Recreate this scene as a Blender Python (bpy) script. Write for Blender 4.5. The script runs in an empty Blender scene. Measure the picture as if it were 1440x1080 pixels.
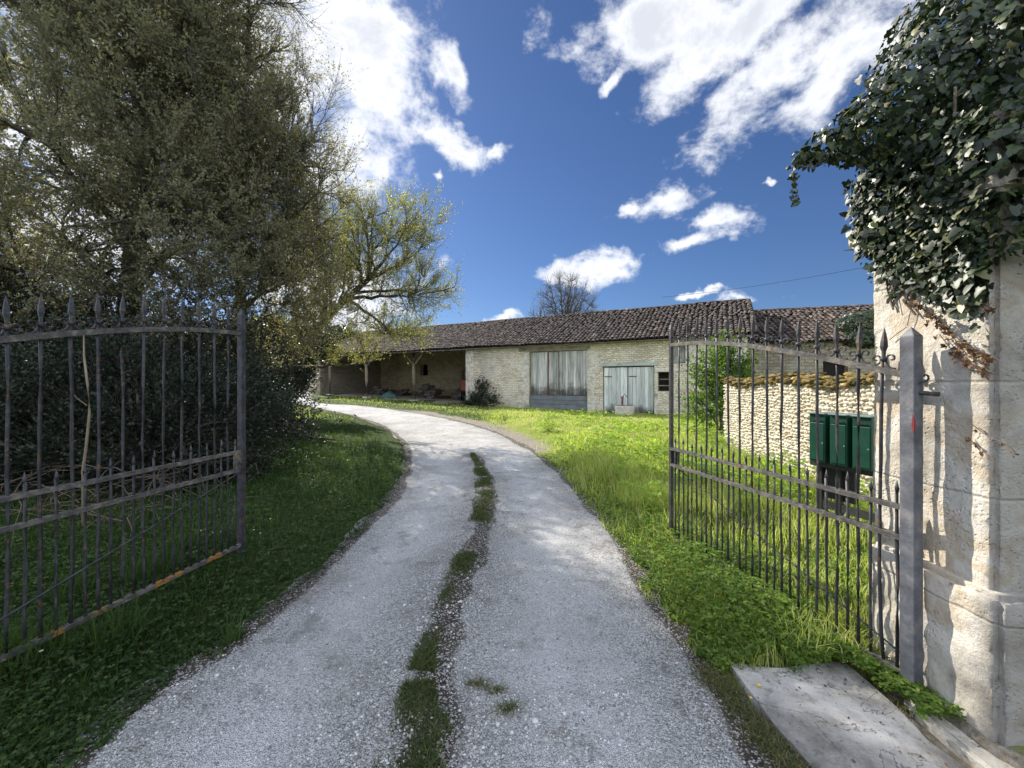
import bpy, math, random
import numpy as np
R = math.radians
rng = np.random.default_rng(7)
random.seed(7)
C = bpy.context.scene.collection
PI = math.pi

# ------------------------------------------------------------------ camera
cam = bpy.data.cameras.new("camera")
cam.lens = 14.0
cam.sensor_width = 36
cam.clip_start = 0.05
cam.clip_end = 3000
camo = bpy.data.objects.new("camera", cam)
C.objects.link(camo)
camo.location = (0, 0, 1.6)
camo.rotation_euler = (PI / 2, 0, 0)
bpy.context.scene.camera = camo
F = 560.0                                   # focal length in photo pixels


def P(px, py, Y):
    """world point seen at photo pixel (px,py) at distance Y"""
    return np.array([(px - 720) / F * Y, Y, 1.6 - (py - 540) / F * Y])


# ------------------------------------------------------------------ node helper
class NT:
    def __init__(s, nt):
        s.nt = nt

    def __call__(s, typ, *ins, props=None, out=0, **kw):
        n = s.nt.nodes.new(typ)
        for k, v in (props or {}).items():
            setattr(n, k, v)
        for i, v in list(enumerate(ins)) + list(kw.items()):
            if v is None:
                continue
            key = i if isinstance(i, int) else i.replace('_', ' ')
            if isinstance(v, bpy.types.NodeSocket):
                s.nt.links.new(v, n.inputs[key])
            else:
                sock = n.inputs[key]
                if sock.type == 'RGBA' and len(v) == 3:
                    v = (*v, 1)
                sock.default_value = v
        return n.outputs[out]

    def math(s, op, a, b=None, c=None, clamp=False):
        return s('ShaderNodeMath', a, b, c, props={'operation': op, 'use_clamp': clamp})

    def vmath(s, op, a, b=None, out=0):
        return s('ShaderNodeVectorMath', a, b, props={'operation': op}, out=out)

    def mix(s, f, a, b, mode='MIX'):
        n = s.nt.nodes.new('ShaderNodeMix')
        n.data_type = 'RGBA'
        n.blend_type = mode
        for k, v in ((0, f), (6, a), (7, b)):
            if isinstance(v, bpy.types.NodeSocket):
                s.nt.links.new(v, n.inputs[k])
            else:
                n.inputs[k].default_value = v if k == 0 else (*v[:3], 1)
        return n.outputs[2]

    def ramp(s, f, stops, interp='LINEAR'):
        n = s.nt.nodes.new('ShaderNodeValToRGB')
        r = n.color_ramp
        r.interpolation = interp
        while len(r.elements) < len(stops):
            r.elements.new(0.5)
        for e, (p, c) in zip(r.elements, stops):
            e.position = p
            e.color = (*c, 1) if not isinstance(c, (int, float)) else (c, c, c, 1)
        s.nt.links.new(f, n.inputs[0])
        return n.outputs[0]

    def noise(s, vec, scale, detail=4, rough=.5, dist=0, out=0):
        return s('ShaderNodeTexNoise', vec, None, scale, detail, rough, Distortion=dist, out=out)

    def smooth(s, v, a, b, lo=0., hi=1.):
        return s('ShaderNodeMapRange', v, a, b, lo, hi, props={'interpolation_type': 'SMOOTHSTEP'})


# ------------------------------------------------------------------ sky + sun + exposure
SUN_EL, SUN_AZ = R(36.5), R(-40.5)
w = bpy.data.worlds.new("World")
bpy.context.scene.world = w
w.use_nodes = True
for n in list(w.node_tree.nodes):
    w.node_tree.nodes.remove(n)
n = NT(w.node_tree)
SKY = 0.13
sky = n('ShaderNodeTexSky', props=dict(sky_type='NISHITA', sun_disc=False, sun_elevation=SUN_EL, sun_rotation=SUN_AZ,
                                       altitude=0, air_density=1.0, dust_density=0.35, ozone_density=4.0))
sky = n.mix(1.0, sky, (0.27, 0.325, 0.42), 'MULTIPLY')
gen = n('ShaderNodeTexCoord', out=0)
sep = w.node_tree.nodes.new('ShaderNodeSeparateXYZ')
w.node_tree.links.new(gen, sep.inputs[0])
az = n.math('ARCTAN2', sep.outputs[0], sep.outputs[1])
el = n.math('ARCSINE', sep.outputs[2])
azel = n('ShaderNodeCombineXYZ', az, el, 0.0)
w1 = n.vmath('SUBTRACT', n.noise(gen, 3.2, 4, .6, out=1), (.5, .5, .5))
w2 = n.vmath('SUBTRACT', n.noise(gen, 13.0, 4, .65, out=1), (.5, .5, .5))
w1 = n.vmath('MULTIPLY', w1, (.24, .18, 0))
w2 = n.vmath('MULTIPLY', w2, (.07, .06, 0))
azel = n.vmath('ADD', azel, n.vmath('ADD', w1, w2))
# clouds: (azimuth, elevation) blobs broken up by noise.  px, py, rx, ry, tilt
blobs = [(490, 60, 115, 105, 20), (530, 140, 75, 65, -20), (330, 120, 170, 200, 0), (500, 205, 75, 45, 0), (110, 260, 190, 180, 0),
         (628, 108, 28, 34, -50), (640, 195, 58, 22, -15), (625, 238, 12, 7, 0), (690, 205, 20, 12, 0),
         (905, 30, 110, 60, -8), (1010, 60, 110, 55, 25), (1080, 115, 125, 60, 22), (1200, 60, 160, 75, 20), (1170, 125, 80, 45, 0),
         (925, 298, 52, 22, 8), (995, 312, 55, 18, -4), (965, 348, 50, 13, 10), (870, 314, 26, 9, 10),
         (845, 384, 52, 15, 5), (795, 388, 34, 13, 0), (712, 446, 36, 7, 0), (1062, 425, 30, 14, 0), (1005, 421, 20, 6, 0), (1072, 243, 14, 6, 0), (865, 120, 22, 14, 30), (480, 440, 90, 70, 0)]
dens = None
for (px, py, rx, ry, tilt) in blobs:
    u, v = (px - 720) / F, (540 - py) / F
    a0 = math.atan(u)
    e0 = math.atan(v * math.cos(a0))
    sa = rx / F * math.cos(a0) ** 2 * 1.25
    se = ry / F * math.cos(a0) * math.cos(e0) ** 2 * 1.25
    m = w.node_tree.nodes.new('ShaderNodeMapping')
    m.vector_type = 'TEXTURE'
    w.node_tree.links.new(azel, m.inputs[0])
    m.inputs[1].default_value = (a0, e0, 0)
    m.inputs[2].default_value = (0, 0, R(tilt))
    m.inputs[3].default_value = (sa, se, 1)
    ln = n.vmath('LENGTH', m.outputs[0], out=1)
    d = n.math('SUBTRACT', 1.0, ln)
    dens = d if dens is None else n.math('SMOOTH_MAX', dens, d, 0.12)
wv = n('ShaderNodeMapping', gen, None, None, (1.0, 1.0, 1.35), props={'vector_type': 'POINT'})
nz = n.noise(wv, 8.0, 12, .64, .15)
nz2 = n.noise(wv, 3.0, 5, .55)
# unseen broken cloud added overhead and behind the viewer as ambient fill
back = n.smooth(sep.outputs[1], .45, -.1)
over = n.smooth(sep.outputs[2], .80, .95)
fill_cloud = n.math('MULTIPLY_ADD', n.math('MAXIMUM', back, over), 1.95, -1.05)
dens = n.math('MAXIMUM', dens, fill_cloud)
dn = n.math('MULTIPLY_ADD', n.math('SUBTRACT', nz, .5), 3.3, dens)
dn = n.math('MULTIPLY_ADD', n.math('SUBTRACT', nz2, .5), 1.1, dn)
cover = n.smooth(dn, -.06, .8)
thick = n.smooth(dn, .35, 1.25)
edge = n.noise(wv, 3.4, 5, .6)
shade = n.math('MULTIPLY', thick, n.smooth(n.math('MULTIPLY_ADD', n.math('SUBTRACT', nz, .5), .9, edge), .34, .68), clamp=True)
ccol = n.mix(shade, (4.9, 5.0, 5.2), (3.4, 3.55, 3.9))
ccol = n.mix(back, ccol, n.mix(1.0, ccol, (.90, .97, 1.10), 'MULTIPLY'))  # bluish tint on the added fill cloud
fill_gain = n.math('MULTIPLY_ADD', back, .62, 1.0)      # extra brightness for the added fill cloud behind the viewer
ccol = n.vmath('SCALE', ccol)
w.node_tree.links.new(fill_gain, ccol.node.inputs[3])
out = n.mix(n.math('MULTIPLY', cover, .97), sky, ccol)
bg = n('ShaderNodeBackground', out, SKY)
n('ShaderNodeOutputWorld', bg) if False else w.node_tree.links.new(bg, w.node_tree.nodes.new('ShaderNodeOutputWorld').inputs[0])

sl = bpy.data.lights.new("sun", 'SUN')
sl.energy = 5.0
sl.angle = R(0.53)
sl.color = (1.0, .93, .82)
so = bpy.data.objects.new("sun", sl)
C.objects.link(so)
from mathutils import Vector, Matrix
sd = Vector((math.sin(SUN_AZ) * math.cos(SUN_EL), math.cos(SUN_AZ) * math.cos(SUN_EL), math.sin(SUN_EL)))
so.rotation_euler = sd.to_track_quat('Z', 'Y').to_euler()
sc = bpy.context.scene
sc.view_settings.view_transform = 'Standard'
sc.view_settings.look = 'None'
sc.view_settings.gamma = 1
sc.view_settings.exposure = 0.85
sc.cycles.max_bounces = 5
sc.cycles.sample_clamp_indirect = 4
sc.cycles.transparent_max_bounces = 8
sc.cycles.use_denoising = True


# ------------------------------------------------------------------ object helpers
def tag(o, label=None, cat=None, group=None, kind=None):
    if label: o['label'] = label
    if cat: o['category'] = cat
    if group: o['group'] = group
    if kind: o['kind'] = kind
    return o


def empty(name, loc=(0, 0, 0), rz=0, label=None, cat=None, group=None):
    o = bpy.data.objects.new(name, None)
    o.empty_display_size = .2
    o.location = loc
    o.rotation_euler = (0, 0, rz)
    C.objects.link(o)
    return tag(o, label, cat, group)


def link_mesh(name, me, mat, parent=None, smooth=False):
    me.materials.append(mat)
    if smooth:
        me.polygons.foreach_set('use_smooth', np.ones(len(me.polygons), bool))
    o = bpy.data.objects.new(name, me)
    C.objects.link(o)
    if parent:
        o.parent = parent
    return o


def np_mesh(name, V, faces, mat, parent=None, rnd=None, smooth=False, vcol=None):
    """V (n,3); faces: list of (m,k) int arrays; rnd: per face value in the same order"""
    me = bpy.data.meshes.new(name)
    V = np.asarray(V, np.float32)
    me.vertices.add(len(V))
    me.vertices.foreach_set('co', V.ravel())
    faces = [np.asarray(f, np.int32) for f in faces if len(f)]
    nl = sum(f.size for f in faces)
    nf = sum(len(f) for f in faces)
    me.loops.add(nl)
    me.polygons.add(nf)
    me.loops.foreach_set('vertex_index', np.concatenate([f.ravel() for f in faces]))
    tot = np.concatenate([np.full(len(f), f.shape[1], np.int32) for f in faces])
    st = np.zeros(nf, np.int32)
    st[1:] = np.cumsum(tot)[:-1]
    me.polygons.foreach_set('loop_start', st)
    if rnd is not None:
        a = me.attributes.new('rnd', 'FLOAT', 'FACE')
        a.data.foreach_set('value', np.asarray(rnd, np.float32))
    for k, v in (vcol or {}).items():
        a = me.attributes.new(k, 'FLOAT', 'POINT')
        a.data.foreach_set('value', np.asarray(v, np.float32))
    me.update(calc_edges=True)
    return link_mesh(name, me, mat, parent, smooth)


class MB:
    def __init__(s):
        s.v, s.f, s.r = [], [], []

    def add(s, V, Fs, r=None):
        o = len(s.v)
        s.v += [tuple(map(float, p)) for p in V]
        r = random.random() if r is None else r
        for f in Fs:
            s.f.append([i + o for i in f])
            s.r.append(r)
        return s

    def box(s, x0, x1, y0, y1, z0, z1, r=None, M=None, taper=0):
        t = taper
        V = [(x0, y0, z0), (x1, y0, z0), (x1, y1, z0), (x0, y1, z0), (x0 + t, y0 + t, z1), (x1 - t, y0 + t, z1), (x1 - t, y1 - t, z1), (x0 + t, y1 - t, z1)]
        if M is not None:
            V = [tuple(M @ Vector(p)) for p in V]
        return s.add(V, [(3, 2, 1, 0), (4, 5, 6, 7), (0, 1, 5, 4), (1, 2, 6, 5), (2, 3, 7, 6), (3, 0, 4, 7)], r)

    def tube(s, pts, rad, k=6, r=None, flat=None, cap=True):
        """flat=(w,h): rectangular section, w along the horizontal side axis"""
        pts = [Vector(p) for p in pts]
        m = len(pts)
        rads = [rad] * m if isinstance(rad, (int, float)) else rad
        V = []
        up = Vector((0, 0, 1))
        for i, p in enumerate(pts):
            d = (pts[min(i + 1, m - 1)] - pts[max(i - 1, 0)]).normalized()
            a = d.cross(up)
            if a.length < 1e-3:
                a = Vector((1, 0, 0))
            a.normalize()
            b = a.cross(d).normalized()
            if flat:
                for q in ((-1, -1), (1, -1), (1, 1), (-1, 1)):
                    V.append(p + a * q[0] * flat[0] / 2 * rads[i] + b * q[1] * flat[1] / 2 * rads[i])
            else:
                for j in range(k):
                    t = 2 * PI * j / k
                    V.append(p + (a * math.cos(t) + b * math.sin(t)) * rads[i])
        if flat: k = 4
        Fs = []
        for i in range(m - 1):
            for j in range(k):
                Fs.append((i * k + j, i * k + (j + 1) % k, (i + 1) * k + (j + 1) % k, (i + 1) * k + j))
        if cap:
            Fs.append(tuple(range(k))[::-1])
            Fs.append(tuple((m - 1) * k + j for j in range(k)))
        return s.add(V, Fs, r)

    def build(s, name, mat, parent=None, smooth=False, bevel=0, M=None):
        me = bpy.data.meshes.new(name)
        me.from_pydata(s.v, [], s.f)
        a = me.attributes.new('rnd', 'FLOAT', 'FACE')
        a.data.foreach_set('value', s.r)
        if M is not None:
            me.transform(M)
        me.update()
        o = link_mesh(name, me, mat, parent, smooth)
        if bevel:
            b = o.modifiers.new('bevel', 'BEVEL')
            b.width = bevel
            b.segments = 2
            b.limit_method = 'ANGLE'
        return o


def tubes_np(PT, RD, k):
    """batch of polylines PT (n,m,3), radii RD (n,m)"""
    nn, m = PT.shape[:2]
    d = np.empty_like(PT)
    d[:, 1:-1] = PT[:, 2:] - PT[:, :-2]
    d[:, 0] = PT[:, 1] - PT[:, 0]
    d[:, -1] = PT[:, -1] - PT[:, -2]
    d /= np.linalg.norm(d, axis=2, keepdims=True) + 1e-9
    ref = np.array([.31, .17, .93])
    a = np.cross(d, ref)
    a /= np.linalg.norm(a, axis=2, keepdims=True) + 1e-9
    b = np.cross(a, d)
    t = np.arange(k) * 2 * PI / k
    V = PT[:, :, None] + (a[:, :, None] * np.cos(t)[None, None, :, None] + b[:, :, None] * np.sin(t)[None, None, :, None]) * RD[:, :, None, None]
    idx = np.arange(nn * m * k).reshape(nn, m, k)
    q = np.stack([idx[:, :-1], np.roll(idx, -1, 2)[:, :-1], np.roll(idx, -1, 2)[:, 1:], idx[:, 1:]], -1).reshape(-1, 4)
    return V.reshape(-1, 3), q


def unit(v):
    return v / (np.linalg.norm(v, axis=-1, keepdims=True) + 1e-9)


def leaf_quads(pos, dirs, size, width=.5, fold=.15, up=None, g=rng):
    """rhombic leaves: base at pos, pointing along dirs"""
    N = len(pos)
    dirs = unit(dirs)
    nrm = g.normal(size=(N, 3)) if up is None else up + g.normal(size=(N, 3)) * .45
    side = unit(np.cross(dirs, nrm))
    nn = np.cross(side, dirs)
    s = np.asarray(size).reshape(-1, 1) * np.ones((N, 1))
    mid = pos + dirs * s * .5
    V = np.stack([pos, mid + side * s * width / 2 + nn * s * fold, pos + dirs * s, mid - side * s * width / 2 + nn * s * fold], 1)
    return V.reshape(-1, 3), np.arange(N * 4).reshape(N, 4)


# ------------------------------------------------------------------ materials
def new_mat(name):
    m = bpy.data.materials.new(name)
    m.use_nodes = True
    nt = m.node_tree
    for x in list(nt.nodes):
        nt.nodes.remove(x)
    o = nt.nodes.new('ShaderNodeOutputMaterial')
    return m, NT(nt), o


def attr(n, name='rnd'):
    return n('ShaderNodeAttribute', props={'attribute_name': name}, out=2)


def objco(n):
    return n('ShaderNodeTexCoord', out=3)


def bump(n, h, strength, dist=.02, normal=None):
    return n('ShaderNodeBump', strength, dist, Height=h, Normal=normal)


def bsdf(n, o, col, rough=.8, nrm=None, spec=.3, metal=0.):
    kw = dict(Base_Color=col, Roughness=rough, Metallic=metal, Normal=nrm)
    kw['Specular_IOR_Level'] = None
    b = n('ShaderNodeBsdfPrincipled', Base_Color=col, Roughness=rough, Metallic=metal)
    nd = b.node
    nd.inputs['Specular IOR Level'].default_value = spec
    if nrm is not None:
        n.nt.links.new(nrm, nd.inputs['Normal'])
    n.nt.links.new(b, o.inputs[0])
    return b


def mottled(name, cols, scale=3, rough=.85, bs=.4, bd=.01, bscale=40, var=.25, spec=.3, det=8, metal=0.):
    """colours spread by noise, brightness varied by the per-piece value"""
    m, n, o = new_mat(name)
    co = objco(n)
    a = n.noise(co, scale, det, .65)
    k = len(cols)
    c = n.ramp(a, [(.32 + .36 * i / max(1, k - 1), cc) for i, cc in enumerate(cols)])
    r = n.math('MULTIPLY_ADD', attr(n), var * 2, 1 - var)
    c = n.mix(1.0, c, n('ShaderNodeCombineColor', r, r, r), 'MULTIPLY')
    h = n.noise(co, bscale, 6, .7)
    bsdf(n, o, c, rough, bump(n, h, bs, bd), spec, metal)
    return m


def foliage(name, stops, trans=.35, rough=.5, spec=.25, tcol=None):
    m, n, o = new_mat(name)
    c = n.ramp(attr(n), stops)
    b = n('ShaderNodeBsdfPrincipled', Base_Color=c, Roughness=rough)
    b.node.inputs['Specular IOR Level'].default_value = spec
    tc = n.mix(1.0, c, tcol or (1.5, 1.7, .6), 'MULTIPLY')
    t = n('ShaderNodeBsdfTranslucent', tc)
    mx = n('ShaderNodeMixShader', trans, b, t)
    n.nt.links.new(mx, o.inputs[0])
    return m


M = {}
M['leaf_olive'] = foliage('olive_leaf', [(0, (.125, .12, .08)), (.5, (.22, .21, .14)), (1, (.34, .315, .21))], .5, tcol=(1.4, 1.42, .85))
M['leaf_bud'] = foliage('bud_leaf', [(0, (.13, .125, .08)), (.5, (.23, .215, .135)), (1, (.36, .33, .20))], .5, tcol=(1.4, 1.42, .75))
M['leaf_yellow'] = foliage('fresh_leaf', [(0, (.15, .15, .065)), (.5, (.27, .265, .11)), (1, (.40, .37, .18))], .5, tcol=(1.4, 1.5, .6))
M['leaf_dark'] = foliage('dark_leaf', [(0, (.012, .022, .012)), (.6, (.025, .045, .022)), (1, (.05, .075, .035))], .12, .35, .4)
M['leaf_green'] = foliage('green_leaf', [(0, (.10, .17, .03)), (.5, (.22, .32, .05)), (1, (.34, .44, .09))], .5)
M['leaf_elder'] = foliage('elder_leaf', [(0, (.05, .09, .02)), (.5, (.10, .17, .03)), (1, (.19, .26, .06))], .4)
M['leaf_hedge'] = foliage('hedge_leaf', [(0, (.008, .014, .008)), (.6, (.016, .028, .015)), (1, (.034, .05, .025))], .1, .5, .3)
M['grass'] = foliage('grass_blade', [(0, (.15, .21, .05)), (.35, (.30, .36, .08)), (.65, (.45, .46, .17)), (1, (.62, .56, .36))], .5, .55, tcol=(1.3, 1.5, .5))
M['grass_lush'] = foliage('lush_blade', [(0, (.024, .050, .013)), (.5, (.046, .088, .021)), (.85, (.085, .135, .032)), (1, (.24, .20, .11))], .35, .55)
M['strip'] = foliage('strip_blade', [(0, (.035, .055, .018)), (.5, (.075, .10, .03)), (.75, (.14, .14, .055)), (1, (.26, .21, .12))], .35, .6)
M['clover'] = foliage('clover_leaf', [(0, (.045, .085, .018)), (.5, (.10, .165, .03)), (.9, (.19, .27, .055)), (1, (.30, .31, .10))], .45, .55)
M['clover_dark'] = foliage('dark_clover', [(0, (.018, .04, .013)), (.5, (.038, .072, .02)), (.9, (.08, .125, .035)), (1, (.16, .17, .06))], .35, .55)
M['ivy'] = foliage('ivy_leaf', [(0, (.008, .016, .007)), (.5, (.018, .032, .012)), (.88, (.05, .075, .025)), (1, (.16, .15, .05))], .1, .45, .4)
M['dead_leaf'] = foliage('dead_leaf', [(0, (.07, .035, .022)), (.7, (.15, .075, .045)), (1, (.3, .17, .08))], .2, .7)
M['bark'] = mottled('bark', [(.05, .042, .032), (.11, .095, .075), (.17, .155, .13)], 6, .9, .6, .02, 30)
M['bark_pale'] = mottled('pale_bark', [(.16, .13, .08), (.25, .2, .13)], 6, .9, .4, .01, 30)
M['twig'] = mottled('dry_twig', [(.09, .065, .045), (.18, .14, .10)], 6, .9, .3, .01, 30)
M['twig_grey'] = mottled('grey_twig', [(.07, .06, .052), (.14, .125, .11)], 6, .9, .3, .01, 30)
M['soil'] = mottled('soil', [(.05, .045, .02), (.085, .09, .03), (.12, .10, .055)], 2.5, .95, .8, .03, 25)
M['tile'] = mottled('clay_tile', [(.020, .015, .012), (.042, .031, .025), (.070, .052, .042), (.20, .18, .155)], 5, .9, .5, .01, 30, .75)
M['wood_grey'] = mottled('weathered_board', [(.20, .19, .17), (.42, .42, .39), (.54, .54, .50)], 1.4, .85, .4, .01, 30, .28)
M['wood_pale'] = mottled('pale_painted_board', [(.30, .34, .31), (.46, .51, .47), (.52, .57, .53)], 1.6, .8, .3, .008, 30, .15)
M['wood_old'] = mottled('old_timber', [(.10, .085, .065), (.2, .175, .14), (.28, .25, .2)], 3, .9, .5, .01, 30, .2)
M['slate_panel'] = mottled('blue_grey_board', [(.13, .14, .15), (.21, .225, .235)], 3, .8, .3, .01, 30, .15)
M['dark'] = mottled('dark_interior', [(.015, .014, .012), (.03, .027, .023)], 3, .95)  # near-black tone standing in for unlit space behind doors and openings
M['green_metal'] = mottled('green_enamel', [(.004, .036, .022), (.007, .05, .031), (.011, .064, .04)], 5, .35, .1, .004, 60, .1, .5)
M['green_edge'] = mottled('worn_green_edge', [(.08, .13, .11), (.2, .26, .23)], 9, .4, .1, .004, 60, .1, .5)
M['black_metal'] = mottled('black_metal', [(.012, .013, .013), (.03, .03, .03)], 9, .5, .1, .004, 60, .1, .5)
M['orange'] = mottled('faded_orange_paint', [(.20, .05, .025), (.30, .075, .035)], 5, .6)
M['rust'] = mottled('rust', [(.10, .04, .02), (.2, .08, .04)], 8, .8)
M['turquoise'] = mottled('faded_teal_paint', [(.05, .11, .10), (.09, .17, .15)], 4, .7)
M['white_petal'] = mottled('white_petal', [(.7, .7, .68), (.8, .8, .78)], 4, .7, 0.1)
M['yellow_petal'] = mottled('yellow_petal', [(.75, .48, .02), (.85, .6, .03)], 40, .7, 0.1)
M['moss'] = mottled('mossy_coping', [(.04, .045, .02), (.12, .10, .035), (.24, .16, .045), (.36, .30, .2)], 7, .95, .9, .04, 22, .35)
M['cable'] = mottled('black_cable', [(.02, .02, .02), (.04, .04, .04)], 3, .7)
M['hedge_far'] = M['leaf_dark']


def m_iron():
    m, n, o = new_mat('weathered_iron')
    co = objco(n)
    a = n.noise(co, 14, 8, .7)
    c = n.ramp(a, [(.3, (.013, .013, .016)), (.5, (.032, .034, .04)), (.62, (.06, .06, .064)), (.75, (.14, .125, .11))])
    b = n.noise(co, 26, 5, .7)
    c = n.mix(n.smooth(b, .54, .66), c, (.13, .07, .038))
    r = n.math('MULTIPLY_ADD', attr(n), .4, .8)
    c = n.mix(1.0, c, n('ShaderNodeCombineColor', r, r, r), 'MULTIPLY')
    h = n.noise(co, 120, 5, .7)
    bsdf(n, o, c, .55, bump(n, h, .4, .003), .5, .25)
    return m


def m_iron_rail(th=.60):
    """horizontal rails: paler worn paint with lichen"""
    m, n, o = new_mat('weathered_rail')
    co = objco(n)
    a = n.noise(co, 20, 8, .7)
    c = n.ramp(a, [(.3, (.035, .032, .032)), (.5, (.09, .083, .075)), (.7, (.24, .21, .175))])
    b = n.noise(co, 5, 6, .7)
    c = n.mix(n.smooth(b, th, th + .08), c, (.30, .145, .03))
    h = n.noise(co, 90, 5, .7)
    bsdf(n, o, c, .7, bump(n, h, .6, .005), .4, .1)
    return m


def m_ashlar(name='pillar_limestone'):
    m, n, o = new_mat(name)
    co = objco(n)
    a = n.noise(co, 2.3, 9, .62, .3)
    c = n.ramp(a, [(.30, (.26, .24, .20)), (.40, (.50, .45, .37)), (.50, (.68, .64, .56)), (.58, (.54, .45, .33)), (.68, (.72, .68, .61))])
    f = n.noise(co, 38, 6, .75)
    c = n.mix(n.smooth(f, .58, .74), c, (.22, .19, .155))
    bl = n.noise(co, 1.3, 4, .6, .5)
    c = n.mix(n.math('MULTIPLY', n.smooth(bl, .53, .66), .6), c, (.16, .16, .15))
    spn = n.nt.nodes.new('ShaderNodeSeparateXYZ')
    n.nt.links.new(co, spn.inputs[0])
    shade_w = n.smooth(n.math('ADD', spn.outputs[1], n.math('MULTIPLY', n.noise(co, 5, 5, .7), .06)), -.20 if name == 'pillar_limestone' else -90., -.28 if name == 'pillar_limestone' else -99.)  # camera-side pillar face darkened: its shade is painted into the stone colour
    c = n.mix(n.math('MULTIPLY', shade_w, .62), c, (.15, .14, .13))
    # block joints
    sp = n.nt.nodes.new('ShaderNodeSeparateXYZ')
    n.nt.links.new(co, sp.inputs[0])
    zz = n.math('ADD', sp.outputs[2], n.math('MULTIPLY', n.noise(co, 6, 2), .02))
    j = n.math('ABSOLUTE', n.math('SUBTRACT', n.math('MODULO', n.math('ADD', zz, .20), .52), .26))
    jm = n.smooth(j, .0, .012, 1., 0.)
    c = n.mix(n.math('MULTIPLY', jm, .35), c, (.30, .26, .2))
    h1 = n.noise(co, 16, 9, .72)
    v = n('ShaderNodeTexVoronoi', co, None, 55.0)
    pit = n.math('MAXIMUM', n.smooth(v, .05, .4), n.smooth(n.noise(co, 3.1, 4, .6), .60, .46))
    h = n.math('ADD', n.math('MULTIPLY', h1, 1.4), n.math('MULTIPLY', pit, .45))
    h = n.math('SUBTRACT', h, n.math('MULTIPLY', jm, .4))
    bsdf(n, o, c, .92, bump(n, h, .9, .02), .2)
    return m


def m_rubble(name, bw=.22, rh=.105, stain=1.0, tint=(1, 1, 1)):
    """courses of rough stone; object space, runs along local x / z"""
    m, n, o = new_mat(name)
    co = objco(n)
    sp = n.nt.nodes.new('ShaderNodeSeparateXYZ')
    n.nt.links.new(co, sp.inputs[0])
    xx = n.math('ADD', sp.outputs[0], sp.outputs[1])
    uv = n('ShaderNodeCombineXYZ', xx, sp.outputs[2], 0.0)
    dist = n.noise(co, 4.5, 5, .62, out=1)
    dist = n.vmath('SCALE', n.vmath('SUBTRACT', dist, (.5, .5, .5)))
    dist.node.inputs[3].default_value = .22
    uv = n.vmath('ADD', uv, dist)
    br = n('ShaderNodeTexBrick', uv, (.38, .38, .38), (.68, .68, .68), (.5, .5, .5), 1.0, .012, .3, 0.0, bw, rh)
    fac = br.node.outputs[1]
    t = lambda c: tuple(a * b for a, b in zip(c, tint))
    v = n('ShaderNodeSeparateColor', br)
    c = n.ramp(v, [(.28, t((.30, .26, .19))), (.5, t((.50, .44, .33))), (.78, t((.66, .60, .47)))])
    plas = n.noise(co, .9, 8, .66, .3)
    c = n.mix(n.math('MULTIPLY', n.smooth(plas, .48, .60), .75), c, t((.60, .56, .46)))
    big = n.noise(co, .55, 7, .6, .4)
    drip = n.noise(n('ShaderNodeMapping', co, None, None, (2.2, 2.2, .28), props={'vector_type': 'POINT'}), 1.5, 7, .7)
    c = n.mix(n.math('MULTIPLY', n.smooth(drip, .56, .72), .5 * stain), c, t((.19, .175, .15)))
    c = n.mix(n.math('MULTIPLY', n.smooth(big, .5, .68), .6 * stain), c, t((.20, .19, .165)))
    fine = n.noise(co, 9, 6, .7)
    c = n.mix(n.math('MULTIPLY', n.smooth(fine, .54, .70), .65), c, t((.16, .14, .10)))
    c = n.mix(n.math('MULTIPLY', fac, .45), c, t((.24, .21, .16)))
    h = n.math('SUBTRACT', n.math('MULTIPLY', n.noise(co, 14, 6, .7), .9), n.math('MULTIPLY', fac, .9))
    bsdf(n, o, c, .95, bump(n, h, 1.0, .05), .1)
    return m


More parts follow.
